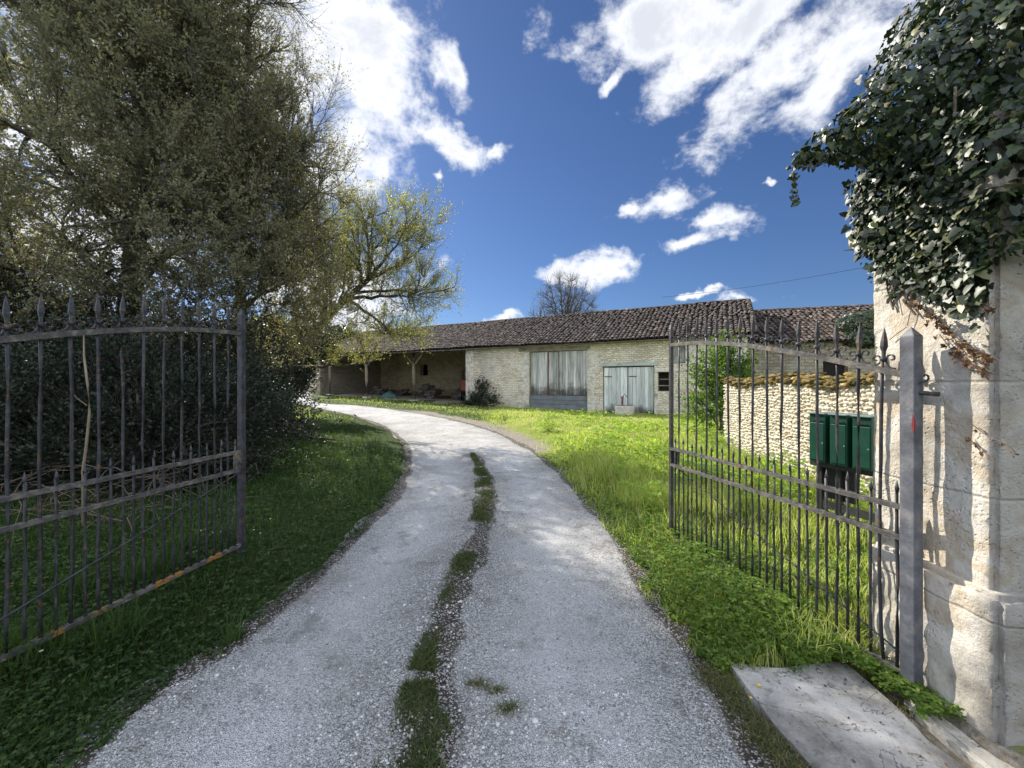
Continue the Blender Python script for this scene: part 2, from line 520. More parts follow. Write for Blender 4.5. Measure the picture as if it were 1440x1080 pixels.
def m_gravel():
    m, n, o = new_mat('limestone_gravel')
    co = objco(n)
    loose = attr(n, 'loose')
    dirt = attr(n, 'dirt')
    nz1 = n.noise(co, 1.1, 6, .6, .4)
    nz2 = n.noise(co, 7.0, 6, .7)
    v1 = n.nt.nodes.new('ShaderNodeTexVoronoi'); v1.inputs['Scale'].default_value = 115
    v2 = n.nt.nodes.new('ShaderNodeTexVoronoi'); v2.inputs['Scale'].default_value = 55
    v3 = n.nt.nodes.new('ShaderNodeTexVoronoi'); v3.inputs['Scale'].default_value = 240
    for v in (v1, v2, v3):
        n.nt.links.new(co, v.inputs[0])
    g1 = n('ShaderNodeSeparateColor', v1.outputs[1])
    g2 = n('ShaderNodeSeparateColor', v2.outputs[1])
    g3 = n('ShaderNodeSeparateColor', v3.outputs[1])
    gm = n.math('ADD', n.math('MULTIPLY', g1, .5), n.math('MULTIPLY', g3, .5))
    c = n.ramp(gm, [(0.10, (.17, .16, .145)), (.26, (.50, .485, .46)), (.55, (.72, .71, .69)), (1, (.90, .895, .88))])
    c = n.mix(n.math('MULTIPLY', n.smooth(g2, .80, .84), .75), c, (.72, .71, .69))
    c = n.mix(n.math('MULTIPLY', n.smooth(nz1, .52, .66), .45), c, (.38, .35, .30))
    c = n.mix(n.math('MULTIPLY', n.smooth(nz1, .50, .34), .55), c, (.86, .855, .84))
    tr = attr(n, 'track')
    c = n.mix(n.math('MULTIPLY', tr, .45), c, (.90, .90, .89))
    mid = n.noise(co, 3.2, 6, .72)
    c = n.mix(n.math('MULTIPLY', n.smooth(mid, .53, .66), .6), c, (.30, .285, .255))
    c = n.mix(n.math('MULTIPLY', n.smooth(nz2, .56, .70), .45), c, (.30, .28, .245))
    
    gap_ = n.math('MAXIMUM', n.smooth(v1.outputs[0], .48, .72), n.math('MULTIPLY', n.smooth(v2.outputs[0], .5, .75), .7))
    c = n.mix(n.math('MULTIPLY', gap_, n.math('MULTIPLY_ADD', loose, .6, .22)), c, (.13, .12, .105))
    dd = n.math('MULTIPLY', dirt, n.math('ADD', n.math('MULTIPLY', nz2, 1.6), .2), clamp=True)
    dd = n.smooth(dd, .32, .62)
    soil = n.ramp(nz2, [(.3, (.05, .04, .028)), (.7, (.13, .11, .08))])
    keep = n.smooth(g1, .74, .8, 1., .15)
    c = n.mix(n.math('MULTIPLY', dd, keep), c, soil)
    h = n.math('ADD', n.math('MULTIPLY', v1.outputs[0], -1.0), n.math('MULTIPLY', v3.outputs[0], -.6))
    h = n.math('ADD', h, n.math('MULTIPLY', v2.outputs[0], n.math('MULTIPLY', loose, -1.5)))
    h = n.math('ADD', h, n.math('MULTIPLY', nz2, .5))
    bsdf(n, o, c, .9, bump(n, h, 1.0, .018), .25)
    return m


def m_concrete():
    m, n, o = new_mat('old_concrete')
    co = objco(n)
    a = n.noise(co, 2.2, 8, .65, .3)
    c = n.ramp(a, [(.36, (.12, .115, .10)), (.46, (.29, .275, .25)), (.54, (.42, .40, .37)), (.64, (.55, .53, .50))])
    v = n('ShaderNodeTexNoise', co, None, 80.0, 4.0, .7)
    c = n.mix(n.smooth(v, .6, .72), c, (.20, .19, .18))
    fleck = n.noise(co, 22, 6, .8)
    cr = n.noise(co, 1.7, 6, .6, 1.2)
    crk = n.smooth(n.math('ABSOLUTE', n.math('SUBTRACT', cr, .5)), .010, .002)
    c = n.mix(n.math('MULTIPLY', crk, .75), c, (.09, .085, .07))
    dirty = n.noise(co, 5.5, 7, .72)
    c = n.mix(n.math('MULTIPLY', n.smooth(dirty, .54, .66), .55), c, (.16, .14, .105))
    c = n.mix(n.math('MULTIPLY', n.smooth(fleck, .56, .66), .7), c, (.14, .13, .115))
    bsdf(n, o, c, .9, bump(n, n.math('ADD', n.math('ADD', v, fleck), n.math('MULTIPLY', a, 2.0)), .8, .012), .25)
    return m


def m_ground():
    m, n, o = new_mat('turf_soil')
    co = objco(n)
    a = n.noise(co, .9, 7, .65, .4)
    c = n.ramp(a, [(.3, (.14, .18, .04)), (.48, (.24, .29, .06)), (.62, (.34, .35, .11)), (.75, (.42, .37, .22))])
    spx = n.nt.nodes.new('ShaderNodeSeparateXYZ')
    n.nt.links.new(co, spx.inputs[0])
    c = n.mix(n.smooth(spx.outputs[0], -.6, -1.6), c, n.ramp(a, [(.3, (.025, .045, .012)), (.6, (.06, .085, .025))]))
    b = n.noise(co, 22, 6, .8)
    c = n.mix(n.smooth(b, .46, .7), c, (.035, .04, .015))
    br_ = n.smooth(n.math('MULTIPLY', attr(n, 'bare'), n.math('ADD', a, .5)), .3, .7)
    sc_ = n.ramp(b, [(.3, (.10, .085, .06)), (.5, (.26, .23, .18)), (.7, (.42, .39, .34))])
    c = n.mix(br_, c, sc_)
    bsdf(n, o, c, .95, bump(n, b, .9, .05), .1)
    return m


M['iron'] = m_iron()
M['rail'] = m_iron_rail()
M['rail_lichen'] = m_iron_rail(.52)
M['stile'] = mottled('grey_painted_steel', [(.055, .055, .06), (.10, .105, .12), (.20, .19, .18)], 9, .6, .5, .004, 60, .1, .5)
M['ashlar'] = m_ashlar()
M['rubble'] = m_rubble('rubble_masonry', .24, .095, .75, (1.42, 1.40, 1.38))
M['rubble_dark'] = m_rubble('dark_masonry', .3, .14, 1.0, (.62, .6, .58))  # darker, coarser tint of the rubble masonry
M['gravel'] = m_gravel()
M['concrete'] = m_concrete()
M['ground'] = m_ground()


def m_stones():
    m, n, o = new_mat('wall_stone')
    co = objco(n)
    c = n.ramp(attr(n), [(0, (.28, .21, .14)), (.12, (.44, .38, .29)), (.5, (.60, .55, .44)), (1, (.74, .70, .60))])
    f = n.noise(co, 22, 6, .7)
    c = n.mix(n.math('MULTIPLY', n.smooth(f, .5, .7), .5), c, (.32, .25, .16))
    bsdf(n, o, c, .92, bump(n, n.noise(co, 45, 6, .7), .7, .012), .15)
    return m


def m_pebble():
    m, n, o = new_mat('pebble')
    co = objco(n)
    c = n.ramp(attr(n), [(0, (.18, .165, .15)), (.5, (.36, .345, .32)), (1, (.62, .61, .59))])
    bsdf(n, o, c, .88, bump(n, n.noise(co, 120, 4, .7), .5, .004), .25)
    return m


M['stones'] = m_stones()


def m_planks(name, c0, c1, c2, zs):
    m, n, o = new_mat(name)
    co = objco(n)
    st = n('ShaderNodeMapping', co, None, None, (9.0, 9.0, .7), props={'vector_type': 'POINT'})
    a = n.noise(st, 1.6, 7, .65)
    c = n.ramp(a, [(.32, c0), (.48, c1), (.66, c2)])
    r = n.math('MULTIPLY_ADD', attr(n), .5, .70)
    c = n.mix(1.0, c, n('ShaderNodeCombineColor', r, r, r), 'MULTIPLY')
    sp = n.nt.nodes.new('ShaderNodeSeparateXYZ')
    n.nt.links.new(co, sp.inputs[0])
    d = n.smooth(sp.outputs[2], zs[1], zs[0])
    b = n.noise(co, 2.1, 6, .7)
    b2 = n.noise(st, 3.0, 5, .7)
    k = n.smooth(n.math('ADD', n.math('MULTIPLY', d, .42), n.math('MULTIPLY_ADD', b, .6, n.math('MULTIPLY', b2, .35))), .66, .92)
    c = n.mix(n.math('MULTIPLY', k, .85), c, (.045, .04, .033))
    bsdf(n, o, c, .88, bump(n, b2, .5, .01), .2)
    return m


M['planks'] = m_planks('weathered_door_boards', (.22, .21, .19), (.46, .455, .42), (.62, .61, .56), (.95, 2.3))
M['planks_pale'] = m_planks('pale_door_boards', (.35, .365, .34), (.56, .575, .54), (.68, .69, .65), (.1, 1.1))
M['pebble'] = m_pebble()


# ------------------------------------------------------------------ terrain
def sp_(x):            # soft positive part
    return np.where(x > 8, x, np.log1p(np.exp(np.minimum(x, 8.))))


def g(X, Y):
    X = np.asarray(X, float)
    Y = np.asarray(Y, float)
    u = np.minimum(sp_(Y - 6.5), 40)
    h = .010 * u + .0011 * u * np.clip(sp_(6 - X), 0, 40)
    return h


def GP(px, py):
    """ground point under a photo pixel"""
    Y = 896.0 / max(py - 540, 8)
    for _ in range(30):
        X = (px - 720) / F * Y
        Yn = (1.6 - float(g(X, Y))) * F / (py - 540)
        Y = .5 * Y + .5 * Yn
    return np.array([(px - 720) / F * Y, Y])


left_px = [(95, 1080), (200, 985), (330, 898), (440, 812), (530, 722), (566, 672), (573, 640), (560, 615), (530, 597), (490, 584), (455, 576), (432, 571)]
right_px = [(1075, 1080), (1010, 960), (945, 870), (880, 770), (822, 700), (782, 660), (735, 626), (680, 602), (620, 587), (560, 577), (500, 570), (445, 565)]
EL = [(-1.35, -6), (-1.5, -2), (-1.72, .6)] + [tuple(GP(*p)) for p in left_px] + [(-22, 32), (-34, 33)]
ER = [(1.0, -6), (.95, -2), (.95, .6)] + [tuple(GP(*p)) for p in right_px] + [(-20, 37), (-33, 40)]


def catmull(pts, sub=14):
    pts = [np.array(p) for p in pts]
    pts = [2 * pts[0] - pts[1]] + pts + [2 * pts[-1] - pts[-2]]
    o = []
    for i in range(1, len(pts) - 2):
        p0, p1, p2, p3 = pts[i - 1:i + 3]
        for t in np.arange(sub) / sub:
            o.append(.5 * (2 * p1 + (p2 - p0) * t + (2 * p0 - 5 * p1 + 4 * p2 - p3) * t * t + (3 * p1 - p0 - 3 * p2 + p3) * t ** 3))
    o.append(pts[-2])
    return np.array(o)


SL, SR = catmull(EL), catmull(ER)
ROADPOLY = np.vstack([SL, SR[::-1]])
strip_px = [(578, 1080), (592, 960), (610, 900), (645, 810), (672, 745), (681, 700), (676, 665), (664, 640)]
ST = catmull([(-.52, -2), (-.42, .6)] + [tuple(GP(*p)) for p in strip_px])
slab_px = [(1030, 942), (1110, 946), (1185, 940), (1240, 985), (1330, 1075)]


def in_poly(x, y, poly):
    x, y = np.asarray(x), np.asarray(y)
    ins = np.zeros(x.shape, bool)
    px, py = poly[:, 0], poly[:, 1]
    qx, qy = np.roll(px, 1), np.roll(py, 1)
    for a, b, c, d in zip(px, py, qx, qy):
        if b == d: continue
        k = ((b > y) != (d > y)) & (x < (c - a) * (y - b) / (d - b) + a)
        ins ^= k
    return ins


def poly_dist(x, y, line):
    x, y = np.asarray(x, float), np.asarray(y, float)
    best = np.full(x.shape, 1e9)
    for (ax, ay), (bx, by) in zip(line[:-1], line[1:]):
        dx, dy = bx - ax, by - ay
        L2 = dx * dx + dy * dy + 1e-12
        t = np.clip(((x - ax) * dx + (y - ay) * dy) / L2, 0, 1)
        best = np.minimum(best, (x - ax - t * dx) ** 2 + (y - ay - t * dy) ** 2)
    return np.sqrt(best)


def vnoise(x, y, s, seed=0):
    """cheap smooth value noise in [-1,1]"""
    x, y = np.asarray(x) * s + seed * 17.3, np.asarray(y) * s + seed * 9.1
    xi, yi = np.floor(x), np.floor(y)
    fx, fy = x - xi, y - yi
    fx, fy = fx * fx * (3 - 2 * fx), fy * fy * (3 - 2 * fy)
    h = lambda a, b: np.modf(np.abs(np.sin(a * 127.1 + b * 311.7 + seed) * 43758.5453))[0] * 2 - 1
    return (h(xi, yi) * (1 - fx) + h(xi + 1, yi) * fx) * (1 - fy) + (h(xi, yi + 1) * (1 - fx) + h(xi + 1, yi + 1) * fx) * fy


def road_sd(x, y):
    """>0 outside the driveway"""
    d = np.minimum(poly_dist(x, y, SL), poly_dist(x, y, SR))
    return np.where(in_poly(x, y, ROADPOLY), -d, d)


SLAB = np.array([GP(1030, 942), GP(1110, 946), GP(1185, 938), GP(1250, 992), GP(1310, 1052), (1.90, 1.55), (1.92, .2), (1.2, .2), (1.22, 1.66)])


def ground_z(x, y, sd=None):
    sd = road_sd(x, y) if sd is None else sd
    z = g(x, y)
    near = np.clip(sd / .8, 0, 1)
    near = near * near * (3 - 2 * near)
    lump = .05 * vnoise(x, y, 1.1, 1) + .025 * vnoise(x, y, 3.3, 2) + .05
    z = z + near * lump * (1 - np.clip((np.abs(y - 15) - 20) / 30, 0, 1))
    left = np.clip((-x - 1.5) / 1.0, 0, 1) * np.clip((9 - y) / 4, 0, 1)
    z = z + left * near * .07
    return z


def axis(lo, hi, c0, c1, fine, grow=1.16):
    a = list(np.arange(c0, c1 + 1e-6, fine))
    s = fine
    while a[-1] < hi:
        s *= grow
        a.append(min(a[-1] + s, hi))
    s = fine
    while a[0] > lo:
        s *= grow
        a.insert(0, max(a[0] - s, lo))
    return np.array(a)


def grid_faces(nr, nc):
    i = np.arange(nr * nc).reshape(nr, nc)
    return np.stack([i[:-1, :-1], i[:-1, 1:], i[1:, 1:], i[1:, :-1]], -1).reshape(-1, 4)


gx, gy = axis(-900, 900, -9, 9, .12), axis(-60, 1500, 0, 14, .12)
GX, GY = np.meshgrid(gx, gy)
sdg = road_sd(GX.ravel(), GY.ravel())
slabm = in_poly(GX.ravel(), GY.ravel(), SLAB) | (poly_dist(GX.ravel(), GY.ravel(), np.vstack([SLAB, SLAB[:1]])) < .12)
gz = ground_z(GX.ravel(), GY.ravel(), sdg)
gz = np.where(slabm, g(GX.ravel(), GY.ravel()) - .02, gz)
gz = np.where(sdg < .1, g(GX.ravel(), GY.ravel()) - .012, gz)
_sx, _sy = GX.ravel(), GY.ravel()
bare = np.clip(1.5 - poly_dist(_sx, _sy, np.vstack([SLAB, SLAB[:1]])) / .25, 0, 1) * (_sy < 2.1)
_far = poly_dist(_sx, _sy, SR)
bare = np.maximum(bare, np.clip(1.3 - _far / .75, 0, 1) * np.clip((_sy - 8) / 2, 0, 1) * np.clip((22 - _sy) / 4, 0, 1))
_lx = (_sx - 7.27) * .885 - (_sy - 18.5) * .466
_ly = (_sx - 7.27) * .466 + (_sy - 18.5) * .885
bare = np.maximum(bare, (_ly > .6) & (_lx > -26) & (_lx < -11))
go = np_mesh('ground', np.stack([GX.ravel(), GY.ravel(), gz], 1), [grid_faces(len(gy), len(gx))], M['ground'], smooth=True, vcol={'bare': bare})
tag(go, 'uneven turf and bare soil around the white gravel drive', kind='structure')

# driveway sheet
rows = 260
def resample(L, k):
    d = np.r_[0, np.cumsum(np.linalg.norm(np.diff(L, axis=0), axis=1))]
    # denser near the camera
    return L, d
cols = 90
tt = np.linspace(0, len(SL) - 1, 520)
ia = np.clip(tt.astype(int), 0, len(SL) - 2)
fa = (tt - ia)[:, None]
Lr = SL[ia] * (1 - fa) + SL[ia + 1] * fa
Rr = SR[ia] * (1 - fa) + SR[ia + 1] * fa
nl_ = vnoise(Lr[:, 0], Lr[:, 1], 2.7, 3) * .09 + vnoise(Lr[:, 0], Lr[:, 1], 13, 4) * .02
nr_ = vnoise(Rr[:, 0], Rr[:, 1], 2.7, 5) * .10 + vnoise(Rr[:, 0], Rr[:, 1], 13, 6) * .02
wdir = unit(Rr - Lr)
Lr = Lr - wdir * (.07 + nl_[:, None])
Rr = Rr + wdir * (.07 + nr_[:, None])
cc = np.linspace(0, 1, cols)[None, :, None]
DP = Lr[:, None] * (1 - cc) + Rr[:, None] * cc
dx, dy = DP[..., 0].ravel(), DP[..., 1].ravel()
dst = poly_dist(dx, dy, ST)
send = np.clip((9.5 - dy) / 1.5, 0, 1)
crown = np.exp(-(dst / .22) ** 2) * .035 * send
cfade = np.minimum(1, np.minimum(np.tile(np.linspace(0, 1, cols), len(Lr)), 1 - np.tile(np.linspace(0, 1, cols), len(Lr))) * 14)
dzz = g(dx, dy) + .008 + (crown + .012 * vnoise(dx, dy, 3, 7) + .006 * vnoise(dx, dy, 9, 8)) * cfade * np.clip((16 - dy) / 6, 0, 1)
dwid = .085 + .05 * vnoise(dx, dy, 2.2, 9) + .03 * vnoise(dx, dy, 7, 10)
dstrip = poly_dist(dx - .06, dy, ST)
dirt = 1.1 * np.exp(-(dstrip / (dwid + .03)) ** 2) * send * (.9 + .3 * vnoise(dx, dy, 1.7, 11))
edge_d = np.minimum(poly_dist(dx, dy, SL), poly_dist(dx, dy, SR))
dirt = np.maximum(dirt, np.exp(-(edge_d / (.13 + .07 * vnoise(dx, dy, 1.9, 14))) ** 2) * .95)
loose = np.clip(np.exp(-(dst / .38) ** 2) - .35 * np.exp(-((dst - .72) / .3) ** 2) + np.exp(-(edge_d / .3) ** 2) * .7 + .25 + .3 * vnoise(dx, dy, 1.2, 12), 0, 1)
dr = np_mesh('driveway', np.stack([dx, dy, dzz], 1), [grid_faces(len(Lr), cols)], M['gravel'], smooth=True, vcol={'dirt': dirt, 'loose': loose, 'track': np.exp(-((dst - .72) / .30) ** 2) * (.75 + .35 * vnoise(dx, dy, .9, 15)) * (.8 + .3 * vnoise(dx, dy, 3.1, 16))})
tag(dr, 'white limestone gravel drive curving from the gate to the barn', kind='structure')


# threshold slab and kerb
def poly_slab(name, poly, ztop, zbot, mat, lab):
    k = len(poly)
    mb = MB()
    cen = poly.mean(0)
    V = [(x, y, ztop) for x, y in poly] + [(x, y, zbot) for x, y in poly]
    mb.add(V, [tuple(range(k))] + [(i, (i + 1) % k, (i + 1) % k + k, i + k) for i in range(k)], .5)
    o = mb.build(name, mat)
    return tag(o, lab, kind='structure')


def ragged(poly, sub=10, a=.02):
    o = []
    for p, q in zip(poly, np.roll(poly, -1, 0)):
        for t in np.arange(sub) / sub:
            o.append(p * (1 - t) + q * t)
    o = np.array(o)
    o[:, 0] += vnoise(o[:, 0], o[:, 1], 6, 20) * a
    o[:, 1] += vnoise(o[:, 0], o[:, 1], 6, 21) * a
    return o


poly_slab('threshold_slab', ragged(SLAB[::-1]), .028, -.06, M['concrete'], 'worn grey concrete slab at the foot of the right gate')

# ------------------------------------------------------------------ gates
def build_gate(hinge, free, nint, zoff, bottom, post_bottom, label, post_top, stile_w, red=False):
    hx, hy = hinge
    fx, fy = free
    L = math.hypot(fx - hx, fy - hy)
    ang = math.atan2(fy - hy, fx - hx)
    root = empty('iron_gate', (hx, hy, 0), ang, label, 'gate', 'pair of wrought iron gates')
    ztop = lambda k: 1.64 + zoff + .34 * math.sin(min(1, k) * PI / 2)
    # local: x along the leaf 0..L, y across, z up
    h = .015
    # top rail: two curved flats
    mb = MB()
    N = 40
    for yy in (-.009, .009):
        pts = [(L * i / N, yy, ztop(i / N)) for i in range(N + 1)]
        mb.tube(pts, 1, flat=(.014, .032))
    mb.build('top_rail', M['rail'], root)
    zu, zl = .97 + zoff, .815 + zoff
    for nm, z in (('middle_rail', zu), ('middle_rail', zl), ('bottom_rail', bottom)):
        mb = MB()
        for yy in (-.0095, .0095):
            pts = [(L * i / 12, yy + random.uniform(-.0012, .0012), z + random.uniform(-.002, .002)) for i in range(13)]
            mb.tube(pts, 1, flat=(.014, .026))
        mb.build(nm, M['rail_lichen'] if (nm == 'bottom_rail' and not red) else M['rail'], root)
    # rivets belong to the upper middle rail
    # stiles
    mb = MB()
    s = stile_w
    mb.box(-s / 2, s / 2, -s / 2, s / 2, .0, post_top - .05, .6)
    mb.add([(-s / 2, -s / 2, post_top - .05), (s / 2, -s / 2, post_top - .05), (s / 2, s / 2, post_top - .05), (-s / 2, s / 2, post_top - .05), (0, 0, post_top)],
           [(0, 1, 4), (1, 2, 4), (2, 3, 4), (3, 0, 4)], .6)
    st = mb.build('hinge_stile', M['stile'], root, bevel=.003)
    if red:
        mb = MB()
        mb.add([(-s / 2 - .001, s / 2 + .0015, 1.37), (-s / 2 + .006, s / 2 + .0015, 1.365), (-s / 2 + .010, s / 2 + .0015, 1.40), (-s / 2 + .005, s / 2 + .0015, 1.455), (-s / 2 + .001, s / 2 + .0015, 1.44)], [(4, 3, 2, 1, 0)])
        mb.add([(-s / 2 - .0015, s / 2 - .001, 1.36), (-s / 2 - .0015, s / 2 - .009, 1.39), (-s / 2 - .0015, s / 2 - .007, 1.42), (-s / 2 - .0015, s / 2 - .001, 1.44)], [(0, 1, 2, 3)])
        mb.build('paint_smear', mottled('red_paint', [(.22, .03, .03), (.34, .05, .045)], 30), root)
    top = post_top + .31 if not red else 2.21
    mb = MB()
    w_ = .045 if not red else .032
    mb.box(L - w_ / 2, L + w_ / 2, -w_ / 2, w_ / 2, post_bottom, top - .07, .6)
    mb.add([(L - w_ / 2, -w_ / 2, top - .07), (L + w_ / 2, -w_ / 2, top - .07), (L + w_ / 2, w_ / 2, top - .07), (L - w_ / 2, w_ / 2, top - .07), (L, 0, top)],
           [(0, 1, 4), (1, 2, 4), (2, 3, 4), (3, 0, 4)], .6)
    mb.build('meeting_stile', M['iron'], root, bevel=.003)
    # brace
    mb = MB()
    mb.tube([(0.02, -.022, bottom + .07), (L * .5, -.022, (bottom + .07 + zl) / 2 - .01), (L - .02, -.022, zl - .01)], .0055, 6)
    mb.build('diagonal_brace', M['iron'], root)
    # lock plate
    mb = MB()
    mb.box(L - .10, L - .015, -.02, -.004 - .010, zl + .012, zu - .012, .9)
    lp = mb.build('lock_plate', M['rail'], root, bevel=.002)
    mb = MB().tube([(L - .05, -.02, zl + .06), (L - .05, -.05, zl + .06), (L - .05, -.05, zl + .045)], .006)
    mb.build('keyhole_knob', M['iron'], lp)
    # tall bars
    for i in range(1, nint):
        k = i / nint
        x = L * k
        zt = ztop(k)
        mb = MB()
        nseg = 9
        wob = [(random.uniform(-.0035, .0035), random.uniform(-.003, .003)) for _ in range(nseg + 1)]
        bow = random.uniform(-.008, .008)
        if red and i == 1: bow = .02
        z0 = bottom - .03
        pts = []
        for j in range(nseg + 1):
            t = j / nseg
            pts.append((x + wob[j][0] + bow * math.sin(PI * t), wob[j][1], z0 + (zt + .05 - z0) * t))
        mb.tube(pts, .0085, 7)
        # collar
        mb.tube([(x, 0, zt + .045), (x, 0, zt + .052), (x, 0, zt + .066), (x, 0, zt + .073)], [.009, .016, .016, .009], 8)
        b = mb.build('bar', M['iron'], root, smooth=True)
        mb = MB()
        lean = random.uniform(-.006, .006)
        hh = random.uniform(.15, .17)
        sp = [(0, .008), (.03, .0095), (.055, .0165), (.085, .0145), (.12, .0085), (hh, .0012)]
        mb.tube([(x + lean * q[0] / hh, lean * .5 * q[0] / hh, zt + .07 + q[0]) for q in sp], [q[1] for q in sp], 4)
        mb.build('spearhead', M['iron'], b)
    # short bars
    for i in range(nint):
        x = L * (i + .5) / nint
        mb = MB()
        z1 = zu + random.uniform(.05, .08)
        mb.tube([(x + random.uniform(-.003, .003), random.uniform(-.003, .003), bottom - .02 + (z1 - bottom + .02) * j / 4) for j in range(5)], .0078, 7)
        mb.tube([(x, 0, z1 - .01), (x, 0, z1 + .01), (x, 0, z1 + .055)], [.008, .0115, .001], 4)
        mb.build('short_bar', M['iron'], root, smooth=True)
    # scrolls: a pair of C curls between neighbouring bars
    for i in range(nint):
        for sgn in (-1, 1):
            xb = L * (i + (0 if sgn > 0 else 1)) / nint
            gap = L / nint
            mb = MB()
            pts = []
            zr = ztop((xb + sgn * gap * .3) / L) + .018
            zb = ztop(xb / L)
            # from the foot at mid gap, up along the bar and curl inward
            A = (xb + sgn * gap * .46, zr - .0)
            B = (xb + sgn * .012, zb + .055)
            for j in range(9):
                t = j / 8
                mx, mz = xb + sgn * gap * .10, zr + .0
                x_ = (1 - t) ** 2 * A[0] + 2 * t * (1 - t) * mx + t * t * B[0]
                z_ = (1 - t) ** 2 * A[1] + 2 * t * (1 - t) * mz + t * t * B[1]
                pts.append((x_, 0, z_))
            cxx, czz, rr = B[0] + sgn * .0235, B[1] + .004, .0235
            for j in range(1, 15):
                t = j / 14
                a_ = PI - t * 1.55 * PI
                r2 = rr * (1 - .62 * t)
                pts.append((cxx + sgn * r2 * math.cos(a_) * 1.0, 0, czz + r2 * math.sin(a_) + .004 * t))
            mb.tube(pts, 1, flat=(.010, .0065))
            mb.build('scroll', M['iron'], root)
    return root, L, ang


gR, LR, aR = build_gate((2.005, 2.0), (1.56, 3.9), 16, 0, .125, .06, 'open iron gate hung on the ivy covered stone pillar', 1.89, .062, True)
gL, LL, aL = build_gate((-2.65, 1.51), (-2.33, 3.43), 15, .05, .22, .14, 'open iron gate with orange lichen on its bottom rail, in front of the dark shrubs', 1.95, .068)

# hinge scroll on the right stile reaching to the pillar
mb = MB()
pts = [(0, 0, 1.63), (-.03, .0, 1.60), (-.05, 0, 1.61)] + [(-.055 + .022 * (1 - j / 12) * math.cos(-PI / 2 - j / 12 * 1.5 * PI), 0, 1.635 + .022 * (1 - j / 14) * math.sin(-PI / 2 - j / 12 * 1.5 * PI)) for j in range(1, 12)]
mb.tube(pts, 1, flat=(.009, .006))
mb.tube([(0.0, 0, 1.56), (-.05, -.01, 1.555), (-.10, -.02, 1.55)], .011, 8)
mb.build('hinge_strap', M['iron'], gR)

# ------------------------------------------------------------------ gate pillar
def stone_block(name, x0, x1, y0, y1, z0, z1, cut, parent, seed, amp=.006, round_=.02):
    """subdivided block with rough faces"""
    me = bpy.data.meshes.new(name)
    import bmesh
    bm = bmesh.new()
    bmesh.ops.create_cube(bm, size=1)
    for v in bm.verts:
        v.co = Vector(((x0 + x1) / 2 + v.co.x * (x1 - x0), (y0 + y1) / 2 + v.co.y * (y1 - y0), (z0 + z1) / 2 + v.co.z * (z1 - z0)))
    bmesh.ops.bevel(bm, geom=bm.edges[:], offset=round_, segments=2, affect='EDGES')
    bmesh.ops.triangulate(bm, faces=bm.faces[:])
    for _ in range(9):
        long_ = [e for e in bm.edges if e.calc_length() > cut]
        if not long_: break
        bmesh.ops.subdivide_edges(bm, edges=long_, cuts=1)
        bmesh.ops.triangulate(bm, faces=[f for f in bm.faces if len(f.verts) > 3])
    from mathutils import noise
    bm.normal_update()
    for v in bm.verts:
        d = noise.fractal(v.co * 7 + Vector((seed, 0, 0)), 1.0, 2.1, 5) * amp + noise.noise(v.co * 2.2 + Vector((seed, 5, 0))) * amp * 1.2
        v.co += v.normal * d
    bm.to_mesh(me)
    bm.free()
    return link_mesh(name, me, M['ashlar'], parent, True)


pil = empty('gate_pillar', (2.45, 2.03, 0), 0, 'tall limestone gate pillar with ivy over its top', 'pillar')


def pb(name, x0, x1, y0, y1, z0, z1, seed, amp=.006, r=.02):
    return stone_block(name, x0 - 2.45, x1 - 2.45, y0 - 2.03, y1 - 2.03, z0, z1, .035, pil, seed, amp, r)


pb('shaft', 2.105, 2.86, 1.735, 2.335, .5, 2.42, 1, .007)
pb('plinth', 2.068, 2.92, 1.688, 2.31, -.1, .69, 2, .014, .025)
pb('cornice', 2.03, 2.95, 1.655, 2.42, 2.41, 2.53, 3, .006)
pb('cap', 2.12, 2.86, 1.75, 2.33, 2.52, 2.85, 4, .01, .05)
stone_kerb = stone_block('kerb_stone', 1.93, 2.06, .3, 1.98, -.08, .05, .05, None, 5, .006, .015)
tag(stone_kerb, 'low stone kerb along the foot of the gate pillar', 'kerb')


# ------------------------------------------------------------------ ivy
IVY = np.array([(0, 0), (.30, -.16), (.52, .10), (.34, .34), (.30, .62), (0, 1.0), (-.30, .62), (-.34, .34), (-.52, .10), (-.30, -.16)])


def ivy_leaves(pos, nrm, size, g_=rng, droop=.75):
    N = len(pos)
    nrm = unit(nrm + g_.normal(size=(N, 3)) * .38)
    down = np.array([0, 0, -1.0]) + g_.normal(size=(N, 3)) * (1.25 - droop)
    d = unit(down - nrm * (down * nrm).sum(1, keepdims=True) + nrm * .12)
    side = unit(np.cross(d, nrm))
    sz = np.asarray(size).reshape(-1, 1, 1) * np.ones((N, 1, 1))
    pl = IVY[None] * np.ones((N, 1, 1))
    pl = pl * (1 + g_.normal(size=(N, len(IVY), 1)) * .07)
    curl = -(pl[..., 0:1] ** 2) * .55 - (pl[..., 1:2] - .3) ** 2 * .25
    cup = g_.uniform(-.4, 1.0, size=(N, 1, 1))
    V = pos[:, None] + (side[:, None] * pl[..., 0:1] + d[:, None] * (pl[..., 1:2] - .2) + nrm[:, None] * curl * cup) * sz
    c = pos[:, None] + d[:, None] * .12 * sz + nrm[:, None] * .03 * sz
    V = np.concatenate([c, V], 1)
    k = len(IVY)
    base = np.arange(N)[:, None, None] * (k + 1)
    tri = np.array([(0, 1 + i, 1 + (i + 1) % k) for i in range(k)])[None]
    return V.reshape(-1, 3), (base + tri).reshape(-1, 3), k


